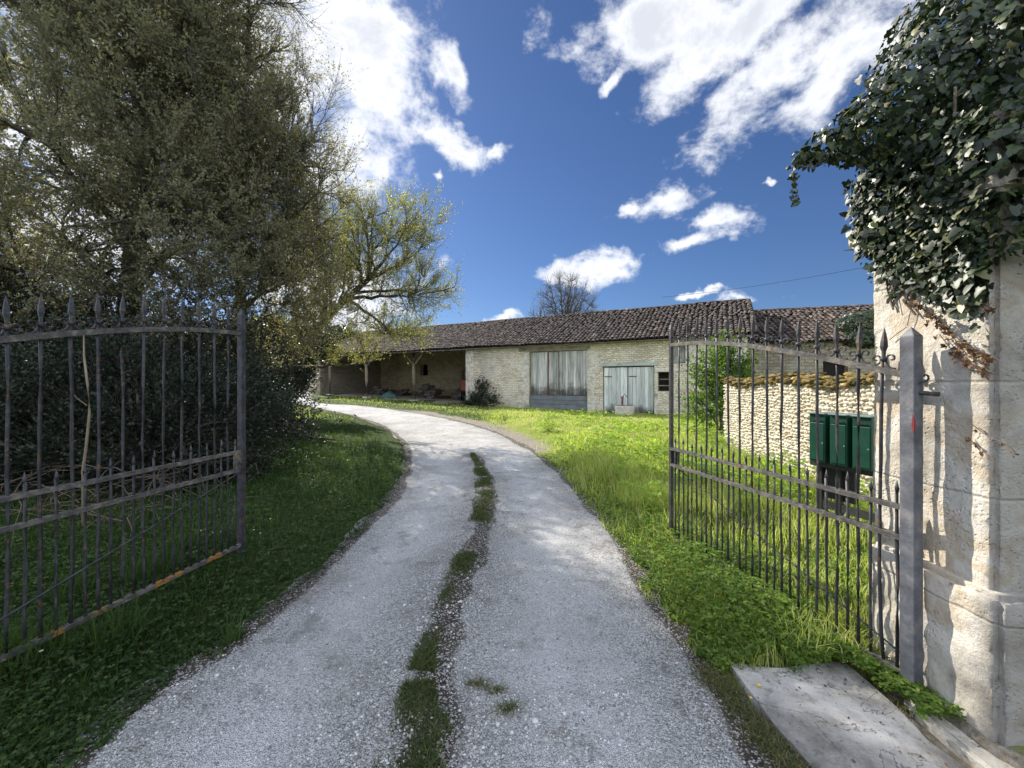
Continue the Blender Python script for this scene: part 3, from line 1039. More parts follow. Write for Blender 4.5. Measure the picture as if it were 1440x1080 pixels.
ivy = empty('ivy_plant', (2.45, 2.03, 0), 0, 'dense dark green ivy mound overhanging the top of the gate pillar', 'ivy')
spheres = [(1.66, 2.26, 2.90, .055), (1.74, 2.22, 2.92, .09), (1.84, 2.2, 2.94, .13), (1.96, 2.15, 2.97, .19), (2.1, 2.1, 3.0, .27), (2.25, 2.1, 3.1, .36), (2.42, 2.1, 3.25, .42), (2.62, 2.1, 3.42, .5),
           (2.85, 2.1, 3.7, .55), (3.1, 2.1, 3.9, .6), (2.35, 2.05, 2.75, .42), (2.6, 2.0, 2.75, .48), (2.5, 1.85, 3.1, .4), (3.0, 1.9, 2.9, .6), (3.0, 1.9, 3.4, .6), (2.2, 1.78, 2.62, .24), (2.4, 1.72, 2.6, .26), (2.65, 1.72, 2.6, .28), (2.9, 1.75, 2.55, .3), (2.14, 1.95, 2.55, .2), (2.12, 2.2, 2.5, .18)]
S = np.array(spheres)


def sphere_shell(n_):
    wgt = S[:, 3] ** 2
    i = rng.choice(len(S), n_, p=wgt / wgt.sum())
    d = unit(rng.normal(size=(n_, 3)))
    rad = S[i, 3] * (1 + rng.uniform(-.22, .03, n_) + .10 * np.sin(d[:, 0] * 9 + i) * np.cos(d[:, 2] * 11))
    p = S[i, :3] + d * rad[:, None]
    keep = np.ones(n_, bool)
    for (x, y, z, r) in spheres:
        keep &= np.linalg.norm(p - [x, y, z], axis=1) > r * .80
    keep &= ~((p[:, 0] > 3.3))
    return p[keep], d[keep]


p1, n1 = sphere_shell(44000)
_d = unit(rng.normal(size=(9000, 3)))
_i = rng.choice(len(S), 9000, p=S[:, 3] ** 2 / (S[:, 3] ** 2).sum())
_p = S[_i, :3] + _d * (S[_i, 3] * rng.uniform(.35, .75, 9000))[:, None]
_k = _p[:, 0] < 3.2
p1, n1 = np.vstack([p1, _p[_k]]), np.vstack([n1, _d[_k]])
# cover on the inner (drive) face of the pillar
nf_ = 5200
yy = rng.uniform(1.70, 2.38, nf_)
zz = rng.uniform(1.7, 2.8, nf_)
lower = np.interp(yy, [1.70, 1.76, 1.80, 1.86, 1.95, 2.1, 2.22, 2.30, 2.38], [2.02, 1.86, 1.80, 1.90, 1.96, 2.05, 2.12, 2.2, 2.38]) + .05 * vnoise(yy, zz * 0, 14, 31)
dens_ = np.clip((zz - lower) / .22, 0, 1)
k = rng.random(nf_) < dens_
yy, zz = yy[k], zz[k]
xx = 2.10 - rng.uniform(.005, .09, len(yy)) - .05 * np.clip((zz - 2.2), 0, 1)
p2 = np.stack([xx, yy, zz], 1)
n2 = np.tile([-1., 0, .25], (len(p2), 1))
# camera-side face
nf_ = 2600
xx = rng.uniform(2.08, 3.0, nf_)
zz = rng.uniform(1.9, 2.8, nf_)
k = rng.random(nf_) < np.clip((zz - 2.08 - .06 * vnoise(xx, xx * 0, 9, 33)) / .15, 0, 1)
p3 = np.stack([xx[k], 1.72 - rng.uniform(.005, .09, k.sum()), zz[k]], 1)
n3 = np.tile([0, -1., .25], (len(p3), 1))


def strand_leaves(pts, per, spread):
    pts = np.array(pts, float)
    seg = rng.integers(0, len(pts) - 1, per)
    t = rng.random((per, 1))
    return pts[seg] * (1 - t) + pts[seg + 1] * t + rng.normal(size=(per, 3)) * spread


tend1 = [P(1150, 225, 2.25), P(1128, 222, 2.24), P(1115, 235, 2.24), P(1117, 255, 2.23), P(1120, 272, 2.24), P(1116, 288, 2.23)]
tend2 = [P(1212, 235, 2.3), P(1208, 262, 2.3), P(1204, 285, 2.3), P(1207, 305, 2.3)]
tend3 = [P(1160, 228, 2.2), P(1140, 236, 2.2), P(1120, 232, 2.2)]
p4 = np.vstack([strand_leaves(tend1, 85, .012), strand_leaves(tend2, 34, .014), strand_leaves(tend3, 16, .01)])
n4 = rng.normal(size=(len(p4), 3)) + [-.5, -.8, .2]
pa, na = np.vstack([p1, p2, p3]), np.vstack([n1, n2, n3])
V1, T1, kk = ivy_leaves(pa, na, (.016 + .036 * rng.random(len(pa)) ** 1.4))
V4, T4, _ = ivy_leaves(p4, n4, rng.uniform(.018, .032, len(p4)))
Vi = np.vstack([V1, V4]) - [2.45, 2.03, 0]
rr = np.repeat(rng.random(len(pa) + len(p4)) ** 1.1, kk)
lv = np_mesh('foliage', Vi, [np.vstack([T1, T4 + len(V1)])], M['ivy'], ivy, rnd=rr)
mb = MB()
for t_ in (tend1, tend2, tend3):
    mb.tube([p - [2.45, 2.03, 0] for p in t_], .003, 5)
for a_ in range(26):
    y0 = random.uniform(1.75, 2.33)
    z0 = random.uniform(1.95, 2.3)
    pts = [(2.09 - 2.45, y0 - 2.03, z0)]
    for j in range(6):
        y0 += random.uniform(-.05, .05)
        z0 += random.uniform(.05, .14)
        pts.append((2.085 - .01 * j - 2.45, y0 - 2.03, z0))
    mb.tube(pts, random.uniform(.003, .008), 5)
mb.build('stem', M['twig'], ivy)

# dead brown creeper on the inner face
crp = empty('dead_creeper', (2.1, 1.95, 0), 0, 'dry brown creeper with shrivelled leaves trailing over the pillar face', 'creeper')
runs = []
def faceP(px, py):
    Y = 2.085 * F / (px - 720)
    return np.array([2.088, Y, 1.6 - (py - 540) / F * Y])
runs.append([faceP(*q) for q in [(1282, 425), (1305, 440), (1325, 455), (1340, 475), (1360, 500), (1385, 515)]])
runs.append([faceP(*q) for q in [(1320, 470), (1340, 495), (1352, 508), (1375, 518), (1398, 527)]])
runs.append([faceP(*q) for q in [(1355, 480), (1375, 495), (1388, 500), (1399, 512)]])
runs.append([faceP(*q) for q in [(1290, 428), (1300, 432), (1318, 452), (1333, 462)]])
runs.append([faceP(*q) for q in [(1340, 395), (1365, 410), (1380, 425), (1398, 440)]])
thin = [[faceP(*q) for q in [(1282, 425), (1279, 440), (1275, 458)]], [faceP(*q) for q in [(1274, 460), (1262, 468), (1250, 478)]],
        [faceP(*q) for q in [(1364, 595), (1378, 606), (1390, 615), (1404, 620), (1420, 628), (1430, 640)]],
        [faceP(*q) for q in [(1360, 614), (1370, 625), (1382, 640)]], [faceP(*q) for q in [(1385, 520), (1370, 517), (1390, 528)]]]
for r_ in runs + thin:
    MB().tube([p - [2.1, 1.95, 0] for p in r_], .0022, 5).build('stem', M['twig'], crp)
pc = np.vstack([strand_leaves(r_, c_, .009) for r_, c_ in zip(runs, (70, 60, 55, 40, 60))] + [strand_leaves(r_, 9, .003) for r_ in thin[2:4]])
pc[:, 0] = np.minimum(pc[:, 0], 2.09) - rng.uniform(.002, .02, len(pc))
Vc, Tc, kk = ivy_leaves(pc, rng.normal(size=(len(pc), 3)) + [-.7, -.3, 0], rng.uniform(.010, .022, len(pc)))
np_mesh('dry_leaves', Vc - [2.1, 1.95, 0], [Tc], M['dead_leaf'], crp, rnd=np.repeat(rng.random(len(pc)), kk))

# ------------------------------------------------------------------ rubble wall on the right
WA, WB = np.array([4.35, 3.6]), np.array([5.35, 10.0])
wl = np.linalg.norm(WB - WA)
wang = math.atan2(*(WB - WA)[::-1])
wall = empty('rubble_wall', (WA[0], WA[1], 0), wang, 'sunlit cream rubble stone wall with mossy coping behind the right gate', 'wall')
# local x along, y: left side (-X world) is +y
mb = MB()
mb.box(0, wl, -.28, -.012, -.1, 1.60, .3)
mb.build('core', mottled('lime_mortar', [(.34, .28, .19), (.46, .40, .29)], 8), wall)
Vs, Fs_, Rs = [], [], []
z = .0
cnt = 0
CUBE = []
# a lumpy stone: 3x3x2 grid on each front; use superellipsoid front cap
def lump(cx, cz, w_, h_, dep):
    nu, nv = 5, 5
    uu = np.linspace(-1, 1, nu)
    vv = np.linspace(-1, 1, nv)
    U, Vv = np.meshgrid(uu, vv)
    rad = np.maximum(np.abs(U), np.abs(Vv))
    r2 = np.sqrt(U ** 2 + Vv ** 2) + 1e-6
    sc_ = rad / r2
    mixk = .45
    X = U * (1 - mixk + mixk * sc_)
    Z = Vv * (1 - mixk + mixk * sc_)
    D = np.clip(1 - rad ** 5, 0, 1) * dep * (1 + rng.normal(size=U.shape) * .16) - (rad > .99) * .03
    ra = rng.normal() * .09
    X, Z = X * w_ / 2 + rng.normal(size=U.shape) * w_ * .05, Z * h_ / 2 + rng.normal(size=U.shape) * h_ * .07
    X, Z = cx + X * math.cos(ra) - Z * math.sin(ra), cz + rng.normal() * .007 + X * math.sin(ra) + Z * math.cos(ra)
    D = D + (U * rng.normal() + Vv * rng.normal()) * .006
    return np.stack([X.ravel(), D.ravel(), Z.ravel()], 1), grid_faces(nv, nu)[:, ::-1]
while z < 1.60:
    rh = rng.uniform(.035, .072)
    x = -.05
    while x < wl + .02:
        w_ = rng.uniform(.045, .125) * (1 + .7 * (rng.random() < .15))
        vv_, ff_ = lump(x + w_ / 2, z + rh / 2 + rng.normal() * .006 + .03 * math.sin(x * 1.3 + z * 2) + .012 * math.sin(x * 5.1 + z * 9), w_ * .96, rh * rng.uniform(.86, .98), rng.uniform(.006, .032))
        Vs.append(vv_); Fs_.append(ff_ + cnt); cnt += len(vv_)
        Rs.append(np.full(len(ff_), np.clip(rng.normal(.6, .22), 0, 1)))
        x += w_
    z += rh
np_mesh('stone_face', np.vstack(Vs), [np.vstack(Fs_)], M['stones'], wall, rnd=np.concatenate(Rs), smooth=True)
# far end face + coping of rough mossy stones
Vs, Fs_, Rs, cnt = [], [], [], 0
from mathutils import noise as mnoise
def rock(cx, cy, cz, sx, sy, sz, sub=2, rough=.25):
    import bmesh
    bm = bmesh.new()
    bmesh.ops.create_icosphere(bm, subdivisions=sub, radius=1)
    o = Vector((random.random() * 50, random.random() * 50, 0))
    V = []
    for v in bm.verts:
        c = v.co.copy()
        c = c * (1 + rough * mnoise.noise(c * 1.6 + o))
        V.append((cx + c.x * sx, cy + c.y * sy, cz + c.z * sz))
    Fx = np.array([[v.index for v in f.verts] for f in bm.faces])
    bm.free()
    return np.array(V), Fx
x = 0
while x < wl + .05:
    for row, (yy_, zz_) in enumerate(((.01, 1.61), (.0, 1.66), (-.1, 1.70), (-.2, 1.68), (-.28, 1.63), (-.1, 1.75), (-.03, 1.70))):
        if row > 4 and random.random() < .75: continue
        vv_, ff_ = rock(x + random.uniform(-.03, .09), yy_ + random.uniform(-.05, .05), zz_ + random.uniform(-.03, .03) + .04 * math.sin(x * 2.1), random.uniform(.035, .095), random.uniform(.05, .10), random.uniform(.022, .05), 2, .75)
        Vs.append(vv_); Fs_.append(ff_ + cnt); cnt += len(vv_); Rs.append(np.full(len(ff_), random.random()))
    x += .095
np_mesh('coping', np.vstack(Vs), [np.vstack(Fs_)], M['moss'], wall, rnd=np.concatenate(Rs), smooth=True)

# ------------------------------------------------------------------ letterboxes
lbd = np.array([3.27 - 3.1, 3.62 - 4.2])
lba = math.atan2(lbd[1], lbd[0])
lb = empty('letterbox_stand', (3.12, 4.18, 0), lba, 'row of dark green metal letterboxes on a stand behind the right gate', 'letterbox stand')
# local x runs towards the camera, +y = inner side away from drive (rotation), -y faces the drive
for i in range(3):
    x0 = i * .205
    mb = MB()
    mb.box(x0, x0 + .16, -.0, .26, .80 , 1.29)
    b = mb.build('letterbox', M['green_metal'], lb, bevel=.006)
    mb = MB().box(x0 - .006, x0 + .166, -.02, .27, 1.292, 1.305)
    mb.build('lid', M['green_edge'], b, bevel=.003)
    mb = MB().box(x0 + .012, x0 + .15, -.008, -.001, .82, 1.20)
    d_ = mb.build('door', M['green_metal'], b, bevel=.003)
    mb = MB().box(x0 + .03, x0 + .13, -.0125, -.0085, 1.225, 1.24)
    mb.build('slot', M['black_metal'], b)
    mb = MB().tube([(x0 + .14, -.008, 1.0), (x0 + .14, -.014, 1.0)], .008, 10)
    mb.build('lock', M['green_edge'], d_)
MB().box(-.06, .64, .272, .29, .80, 1.30).build('dark_gap_sheet', M['black_metal'], lb)  # black sheet added behind the boxes so their gaps look dark and shaded
mb = MB()
mb.box(-.03, .63, .05, .22, .745, .795)
mb.build('shelf', M['black_metal'], lb)
for x0 in (.02, .20, .56):
    MB().box(x0, x0 + .05, .08, .13, 0, .745).build('leg', M['black_metal'], lb, bevel=.003)
MB().box(.07, .56, .085, .12, .32, .40).build('crossbar', M['black_metal'], lb)
MB().box(.03, .34, .14, .16, .42, .743).build('lower_panel', M['black_metal'], lb)

# ------------------------------------------------------------------ barn
E0 = (7.27, 18.5)
BA = math.atan2(-.466, .885)
barn = empty('stone_barn', (E0[0], E0[1], 0), BA, 'long low stone barn with a sagging clay tile roof and open shed at its left', 'barn')
bx_, by_ = np.array([.885, -.466]), np.array([.466, .885])


def bw(x, y, z=0):
    return np.array([E0[0] + x * .885 + y * .466, E0[1] - x * .466 + y * .885, z])


def wall_panel(mb, x0, x1, z0, z1, y, th, holes):
    xs = sorted({x0, x1, *[h[0] for h in holes], *[h[1] for h in holes]})
    zs = sorted({z0, z1, *[h[2] for h in holes], *[h[3] for h in holes]})
    solid = lambda cx, cz: x0 < cx < x1 and z0 < cz < z1 and not any(h[0] < cx < h[1] and h[2] < cz < h[3] for h in holes)
    for a, b in zip(xs[:-1], xs[1:]):
        for c, d in zip(zs[:-1], zs[1:]):
            cx, cz = (a + b) / 2, (c + d) / 2
            if not solid(cx, cz): continue
            mb.add([(a, y, c), (b, y, c), (b, y, d), (a, y, d)], [(0, 1, 2, 3)])
            mb.add([(a, y + th, c), (b, y + th, c), (b, y + th, d), (a, y + th, d)], [(3, 2, 1, 0)])
            e = .001
            if not solid(a - e, cz): mb.add([(a, y, c), (a, y + th, c), (a, y + th, d), (a, y, d)], [(3, 2, 1, 0)])
            if not solid(b + e, cz): mb.add([(b, y, c), (b, y + th, c), (b, y + th, d), (b, y, d)], [(0, 1, 2, 3)])
            if not solid(cx, c - e): mb.add([(a, y, c), (b, y, c), (b, y + th, c), (a, y + th, c)], [(3, 2, 1, 0)])
            if not solid(cx, d + e): mb.add([(a, y, d), (b, y, d), (b, y + th, d), (a, y + th, d)], [(0, 1, 2, 3)])


# local x = -s : door -7.16..-3.87 ; side door -3.07..-.63 ; niche -.47..0 ; window -.12...7 ; right end 3.16 ; wall's left end -11.33
D1 = (-7.16, -3.87, .2, 3.37)
D2 = (-3.07, -.63, .1, 2.47)
NI = (-.47, .02, 1.27, 2.16)
WN = (.0 + .12, .72, 2.55, 3.5)
mb = MB()
wall_panel(mb, -11.33, 3.16, -.2, 3.72, 0, .5, [D1, D2, NI, WN])
mb.build('front_wall', M['rubble'], barn)
mb = MB()
wall_panel(mb, -25, 3.16, -.2, 3.9, 9.5, .5, [])
mb.build('rear_wall', M['rubble_dark'], barn)


def gable(mb, x, th, y0, y1, ymid, z0, z1, zr):
    V = [(x, y0, z0), (x, y1, z0), (x, y1, z1), (x, ymid, zr), (x, y0, z1)]
    V += [(x + th, b, c) for a, b, c in V]
    mb.add(V, [(4, 3, 2, 1, 0), (5, 6, 7, 8, 9)] + [(i, (i + 1) % 5, (i + 1) % 5 + 5, i + 5) for i in range(5)])


mb = MB(); gable(mb, 2.66, .498, .502, 9.5, 5, -.2, 3.68, 5.95); mb.build('gable_wall', M['rubble'], barn)
mb = MB(); gable(mb, -11.33, .5, .502, 9.5, 5, -.2, 3.68, 5.9); mb.build('partition_wall', M['rubble_dark'], barn)
mb = MB(); gable(mb, -25.0, .5, 0.0, 9.5, 5, -.2, 3.68, 5.9); mb.build('gable_wall', M['rubble_dark'], barn)
# back wall of the open shed with a small window
mb = MB()
wall_panel(mb, -24.5, -11.33, -.2, 4.9, 6.0, .4, [(-13.1, -12.3, 2.3, 3.5), (-20.0, -19.2, 2.3, 3.2)])
mb.build('shed_wall', m_rubble('shed_masonry', .3, .14, .6, (.95, .86, .70)), barn)

# quoins / dressed stones round the openings, slightly proud of the wall
mq = m_ashlar('dressed_stone')
for (xa, dirn, z0, z1) in ((D1[0], -1, .2, 3.3), (D1[1], 1, .2, 3.3), (-11.33, 1, .1, 3.6), (D2[1], 1, .1, 1.25), (WN[1], 1, 2.3, 3.55), (3.16, -1, .1, 3.6)):
    zq = z0
    i = 0
    mb = MB()
    while zq < z1 - .1:
        hq = min(random.uniform(.3, .42), z1 - zq)
        wq = (.62 if i % 2 else .38) + random.uniform(-.05, .05)
        if xa == D2[1]: wq *= .35
        a, b = sorted((xa, xa + dirn * wq))
        if xa == D1[1]: b = min(b, D2[0] - .06)
        mb.box(a, b, -.018 - random.uniform(0, .01), .02, zq, zq + hq)
        zq += hq
        i += 1
    mb.build('dressed_stones', mq, barn, bevel=.01)

# lintels
mb = MB().box(-7.8, -3.75, -.03, .3, 3.38, 3.56); lt = mb.build('lintel', M['wood_old'], barn, bevel=.01)
mb = MB().box(-3.25, -.45, -.035, .3, 2.48, 2.64); mb.build('lintel', M['wood_pale'], barn, bevel=.01)
mb = MB().box(-.6, 1.0, -.03, .3, 2.17, 2.33); mb.build('lintel', mq, barn, bevel=.01)
mb = MB().box(-25.0, 3.2, -.06, .14, 3.63, 3.76); mb.build('eave_beam', M['wood_old'], barn, bevel=.01)


def planks(mb, x0, x1, z0, z1, y, th=.03, wid=.16, rag=.03, lean=0):
    x = x0
    while x < x1 - .02:
        w_ = min(wid * random.uniform(.75, 1.2), x1 - x)
        zb = z0 + random.uniform(0, rag)
        mb.box(x + .005, x + w_ - .005, y - random.uniform(0, .008), y + th, zb, z1 - random.uniform(0, .01))
        x += w_


dd_ = (-7.16 + -3.87) / 2
for (a, b, y_) in ((-7.12, -6.12, .16), (-6.08, -5.5, .19), (-5.46, -3.90, .16)):
    mb = MB()
    planks(mb, a, b, .98, 3.34, y_)
    lf = mb.build('door_leaf', M['planks'], barn)
mb = MB().box(-6.11, -6.085, .11, .2, .98, 3.34); mb.build('door_stop', M['rust'], barn)
MB().box(-5.49, -5.475, .11, .2, .98, 3.34).build('door_stop', M['wood_old'], barn)
mb = MB()
for i in range(4):
    z0 = .05 + i * .235
    mb.box(-7.14, -3.89, .10 - i * .012, .16, z0, z0 + .228)
mb.build('loading_step', M['slate_panel'], barn, bevel=.003)
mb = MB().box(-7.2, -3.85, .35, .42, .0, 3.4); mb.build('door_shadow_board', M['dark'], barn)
for (a, b) in ((-3.03, -1.87), (-1.84, -.67)):
    mb = MB(); planks(mb, a, b, .22, 2.42, .06, wid=.19)
    lf = mb.build('side_door_leaf', M['planks_pale'], barn)
    MB().box(a + .03, a + .4, .034, .05, 1.95, 1.99).build('strap_hinge', M['rust'], lf)
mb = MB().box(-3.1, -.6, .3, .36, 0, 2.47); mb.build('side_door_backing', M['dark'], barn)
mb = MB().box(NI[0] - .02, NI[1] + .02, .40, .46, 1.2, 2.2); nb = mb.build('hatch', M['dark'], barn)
for z_ in (1.5, 1.8):
    MB().box(NI[0], NI[1], .12, .16, z_, z_ + .05).build('hatch_bar', M['wood_old'], nb)
mb = MB(); planks(mb, WN[0] + .02, WN[1] - .02, 2.57, 3.48, .12, wid=.14); wnl = mb.build('window_shutter', M['wood_grey'], barn)
MB().box(WN[0] - .08, WN[0] + .03, -.012, .10, 2.5, 3.55).build('frame', M['wood_old'], wnl)

# shed posts with braces
for px_, s in ((580, 15.5), (513, 19.8), (470, 23.6)):
    X = -s
    zb = float(g(*bw(X, .15)[:2]))
    mb = MB()
    mb.tube([(X, .15, zb + .12), (X + .02, .15, zb + 1.2), (X - .01, .15, zb + 2.2), (X, .15, 3.62)], [.115, .105, .10, .095], 10)
    p_ = mb.build('post', M['bark_pale'], barn, smooth=True)
    MB().box(X - .22, X + .22, -.05, .35, zb - .1, zb + .12).build('post_footing', mq, p_, bevel=.02)
    for sg in (-1, 1):
        MB().tube([(X, .15, 2.75), (X + sg * .45, .15, 3.25), (X + sg * .8, .15, 3.62)], .05, 8).build('brace', M['bark_pale'], p_, smooth=True)
# rafters inside the shed
for i in range(22):
    X = -24.2 + i * .6
    mb = MB().tube([(X, -.3, 3.60), (X, 5, 5.78)], .045, 6)
    mb.build('rafter', M['wood_old'], barn)


def tile_roof(x0, x1, ye, ze, yr, zr, pitch=.215, sag=.05, seed=0):
    """covers + channels, local coordinates, slope from eave (ye,ze) to ridge (yr,zr)"""
    rg = np.random.default_rng(seed)
    L = math.hypot(yr - ye, zr - ze)
    uy, uz = (yr - ye) / L, (zr - ze) / L
    ny, nz_ = -uz, uy
    step = .34
    nt_ = int(L / step)
    nc = int((x1 - x0) / pitch)
    Vs, Rs = [], []
    seg = 5
    ang_ = np.linspace(0, PI, seg + 1)
    for c in range(nc + 1):
        cx = x0 + c * pitch
        j1 = rg.normal(0, .012, nt_ + 1)
        drift = np.cumsum(rg.normal(0, .004, nt_ + 1))
        for t in range(nt_ + 1):
            s0 = t * step + rg.normal(0, .02) - .05
            s1 = min(s0 + step + .09, L)
            for kind in (0, 1):
                xx = cx + j1[t] * .6 + drift[t] + (pitch / 2 if kind else 0)
                if kind and c == nc: continue
                r0, r1 = (.088, .070) if kind == 0 else (.078, .09)
                lift0, lift1 = (.055, .035) if kind == 0 else (.035, .015)
                sagz = sag * (math.sin(cx * .55 + seed) * .5 + math.sin(cx * 1.7) * .25) + rg.normal(0, .006)
                tilt = rg.normal(0, .008)
                sy = 1 if kind == 0 else -.7
                P_ = []
                for (s_, r_, l_) in ((s0, r0, lift0), (s1, r1, lift1)):
                    hx = xx + r_ * np.cos(ang_) + tilt * s_
                    hn = r_ * .72 * np.sin(ang_) * sy + l_ + (0 if kind == 0 else .02)
                    P_.append(np.stack([hx, ye + uy * s_ + ny * hn, ze + uz * s_ + nz_ * hn + sagz], 1))
                Vs.append(np.vstack(P_))
                Rs.append(np.clip(rg.normal(.55, .25) + (.4 if rg.random() < .07 else 0), 0, 1.3) * (1 if kind == 0 else .15))
    n_ = len(Vs)
    k = seg + 1
    b = np.arange(n_)[:, None, None] * (2 * k)
    q = np.array([(i, i + 1, k + i + 1, k + i) for i in range(seg)])[None]
    return np.vstack(Vs), (b + q).reshape(-1, 4), np.repeat(Rs, seg)


Vt, Ft, Rt = tile_roof(-25.4, 3.45, -.42, 3.70, 5, 6.08, seed=1)
rf = np_mesh('roof', Vt, [Ft], M['tile'], barn, rnd=Rt, smooth=True)
mb = MB()
for (y0, z0, y1, z1) in ((-.36, 3.66, 5, 6.02), (10, 3.75, 5.0, 6.02)):
    mb.add([(-25.4, y0, z0), (3.4, y0, z0), (3.4, y1, z1), (-25.4, y1, z1)], [(0, 1, 2, 3)])
    mb.add([(-25.4, y0, z0 - .04), (3.4, y0, z0 - .04), (3.4, y1, z1 - .04), (-25.4, y1, z1 - .04)], [(3, 2, 1, 0)])
    mb.add([(3.4, y0, z0 - .04), (3.4, y0, z0), (3.4, y1, z1), (3.4, y1, z1 - .04)], [(0, 1, 2, 3)])
    mb.add([(-25.4, y0, z0 - .04), (3.4, y0, z0 - .04), (3.4, y0, z0), (-25.4, y0, z0)], [(0, 1, 2, 3)])
mb.build('roof_boarding', M['wood_old'], barn)
mb = MB()
x = -25.4
while x < 3.1:
    mb.tube([(x, 5, 6.10 + .015 * math.sin(x)), (x + .46, 5, 6.09 + .015 * math.sin(x + .4))], [.105, .085], 10)
    x += .40
mb.build('ridge_tiles', M['tile'], barn, smooth=True)
# verge tiles on the right end
mb = MB()
for i in range(15):
    t0, t1 = i / 15, (i + 1.15) / 15
    mb.tube([(3.47, -.4 + 5.4 * t0, 3.80 + 2.33 * t0), (3.47, -.4 + 5.4 * min(1, t1), 3.78 + 2.33 * min(1, t1))], [.095, .08], 8)
mb.build('verge_tiles', M['tile'], barn, smooth=True)

# wing behind on the right
WG = np.array([13.2, 17.2])
wa = math.atan2(-1.5, 5.2)
wing = empty('outbuilding', (WG[0], WG[1], 0), wa, 'lower outbuilding with clay tile roof partly hidden by the gate pillar', 'outbuilding')
# local y inward
Vt, Ft, Rt = tile_roof(-2.6, 12, -.3, 3.42, 4.2, 5.52, seed=5, sag=.03)
np_mesh('roof', Vt, [Ft], M['tile'], wing, rnd=Rt, smooth=True)
mb = MB()
mb.add([(-2.6, -.28, 3.38), (12, -.28, 3.38), (12, 4.2, 5.46), (-2.6, 4.2, 5.46)], [(0, 1, 2, 3)])
mb.add([(-2.6, 8.5, 3.38), (12, 8.5, 3.38), (12, 4.2, 5.46), (-2.6, 4.2, 5.46)], [(3, 2, 1, 0)])
mb.build('roof_boarding', M['wood_old'], wing)
mb = MB()
x = -2.6
while x < 12:
    mb.tube([(x, 4.2, 5.55), (x + .46, 4.2, 5.54)], [.10, .08], 8)
    x += .4
mb.build('ridge_tiles', M['tile'], wing, smooth=True)
mb = MB()
wall_panel(mb, -2.9, 12, -.2, 3.38, 0, .5, [(.2, 1.1, 1.8, 2.7), (2.2, 3.4, .1, 2.3)])
mb.build('front_wall', M['rubble_dark'], wing)
MB().box(0.15, 1.15, .3, .36, 1.7, 2.75).build('window_dark_sheet', M['dark'], wing)  # dark sheets here and in the doorway stand in for the unlit interior
MB().box(2.15, 3.45, .3, .36, 0, 2.35).build('doorway_dark_sheet', M['dark'], wing)
mb = MB(); gable(mb, -2.9, .4, .502, 8, 4.2, -.2, 3.34, 5.4); mb.build('gable_wall', M['rubble_dark'], wing)

# ------------------------------------------------------------------ things in and by the barn
def at_barn(x, y):
    p = bw(x, y)
    return (p[0], p[1], float(g(p[0], p[1])))


# stone mounting block with an iron pump on it
t = empty('stone_trough', at_barn(-1.9, -.55), BA, 'small brown stone trough standing before the pale side door', 'trough')
mb = MB(); mb.box(-.42, .42, -.22, .22, -.05, .42); mb.build('basin', mq, t, bevel=.03)
mb = MB(); mb.box(-.34, .34, -.15, .15, .421, .45); mb.build('rim', M['wood_old'], t, bevel=.005)
t = empty('hand_pump', at_barn(-2.05, -.30), BA, 'little rusty red hand pump behind the stone trough', 'pump')
MB().tube([(0, 0, -.05), (0, 0, .62), (0, 0, .86)], [.045, .045, .06], 10).build('barrel', M['rust'], t, smooth=True)
MB().tube([(0, 0, .82), (.1, 0, .98), (.28, 0, .78)], .016, 6).build('handle', M['rust'], t)
MB().tube([(0, 0, .66), (0, -.14, .66), (0, -.17, .58)], .022, 8).build('spout', M['rust'], t)

# junk in the shed
t = empty('trailer', at_barn(-12.5, 3.6), BA, 'faded orange farm trailer parked at the right end of the open shed', 'trailer')
MB().box(-1.0, 1.0, -1.0, 1.0, .75, 1.5).build('body', M['orange'], t, bevel=.03)
MB().box(-1.05, 1.05, -.95, .95, .6, .74).build('chassis', M['black_metal'], t, bevel=.01)
for sx in (-1, 1):
    w0 = MB().tube([(sx * .85 - .09, -1.02, .38), (sx * .85 + .09, -1.02, .38)], .36, 18)
    w0.build('wheel', M['black_metal'], t)
t = empty('rowing_boat', at_barn(-18.6, 1.1), BA + .1, 'small faded teal boat lying upside down beside a shed post', 'boat')
import bmesh
bm = bmesh.new()
N1, N2 = 12, 7
vv = [[bm.verts.new(((i / (N1 - 1) - .5) * 1.3, (math.sin(PI * (i / (N1 - 1)) ** .8) * .42 + .02) * math.cos(PI * j / (N2 - 1)), .06 + .42 * math.sin(PI * (.1 + .8 * i / (N1 - 1))) * math.sin(PI * j / (N2 - 1)))) for j in range(N2)] for i in range(N1)]
for i in range(N1 - 1):
    for j in range(N2 - 1):
        bm.faces.new((vv[i][j], vv[i + 1][j], vv[i + 1][j + 1], vv[i][j + 1]))
me = bpy.data.meshes.new('hull'); bm.to_mesh(me); bm.free()
link_mesh('hull', me, M['turquoise'], t, True)
MB().tube([(-.6, 0, .20), (0, 0, .53), (.6, 0, .16)], .025, 6).build('keel', M['turquoise'], t)
for i, (x, y, hh) in enumerate([(-16.6, 3.2, .9), (-17.6, 4.5, 1.1), (-22.0, 3.5, .8), (-14.3, 4.2, .9), (-21, 4.6, .6)]):
    t = empty('wood_pile', at_barn(x, y), BA + random.uniform(-.2, .2),
              ['heap of dark split logs behind the shed post', 'tall dark log heap against the shed back wall', 'log heap at the far left of the open shed', 'log heap next to the orange trailer', 'low log heap near the boat at the shed back wall'][i], 'wood pile', 'wood piles in the open shed')
    mb = MB()
    for q in range(46):
        a = random.uniform(-.7, .7)
        zq = random.uniform(.05, hh) * (1 - abs(a) * .6)
        yq = random.uniform(-.5, .3)
        mb.tube([(a - .3 + random.uniform(-.05, .05), yq, zq), (a + .3, yq + random.uniform(-.15, .15), zq + random.uniform(-.08, .08))], random.uniform(.05, .1), 6)
    mb.build('logs', M['bark'], t)
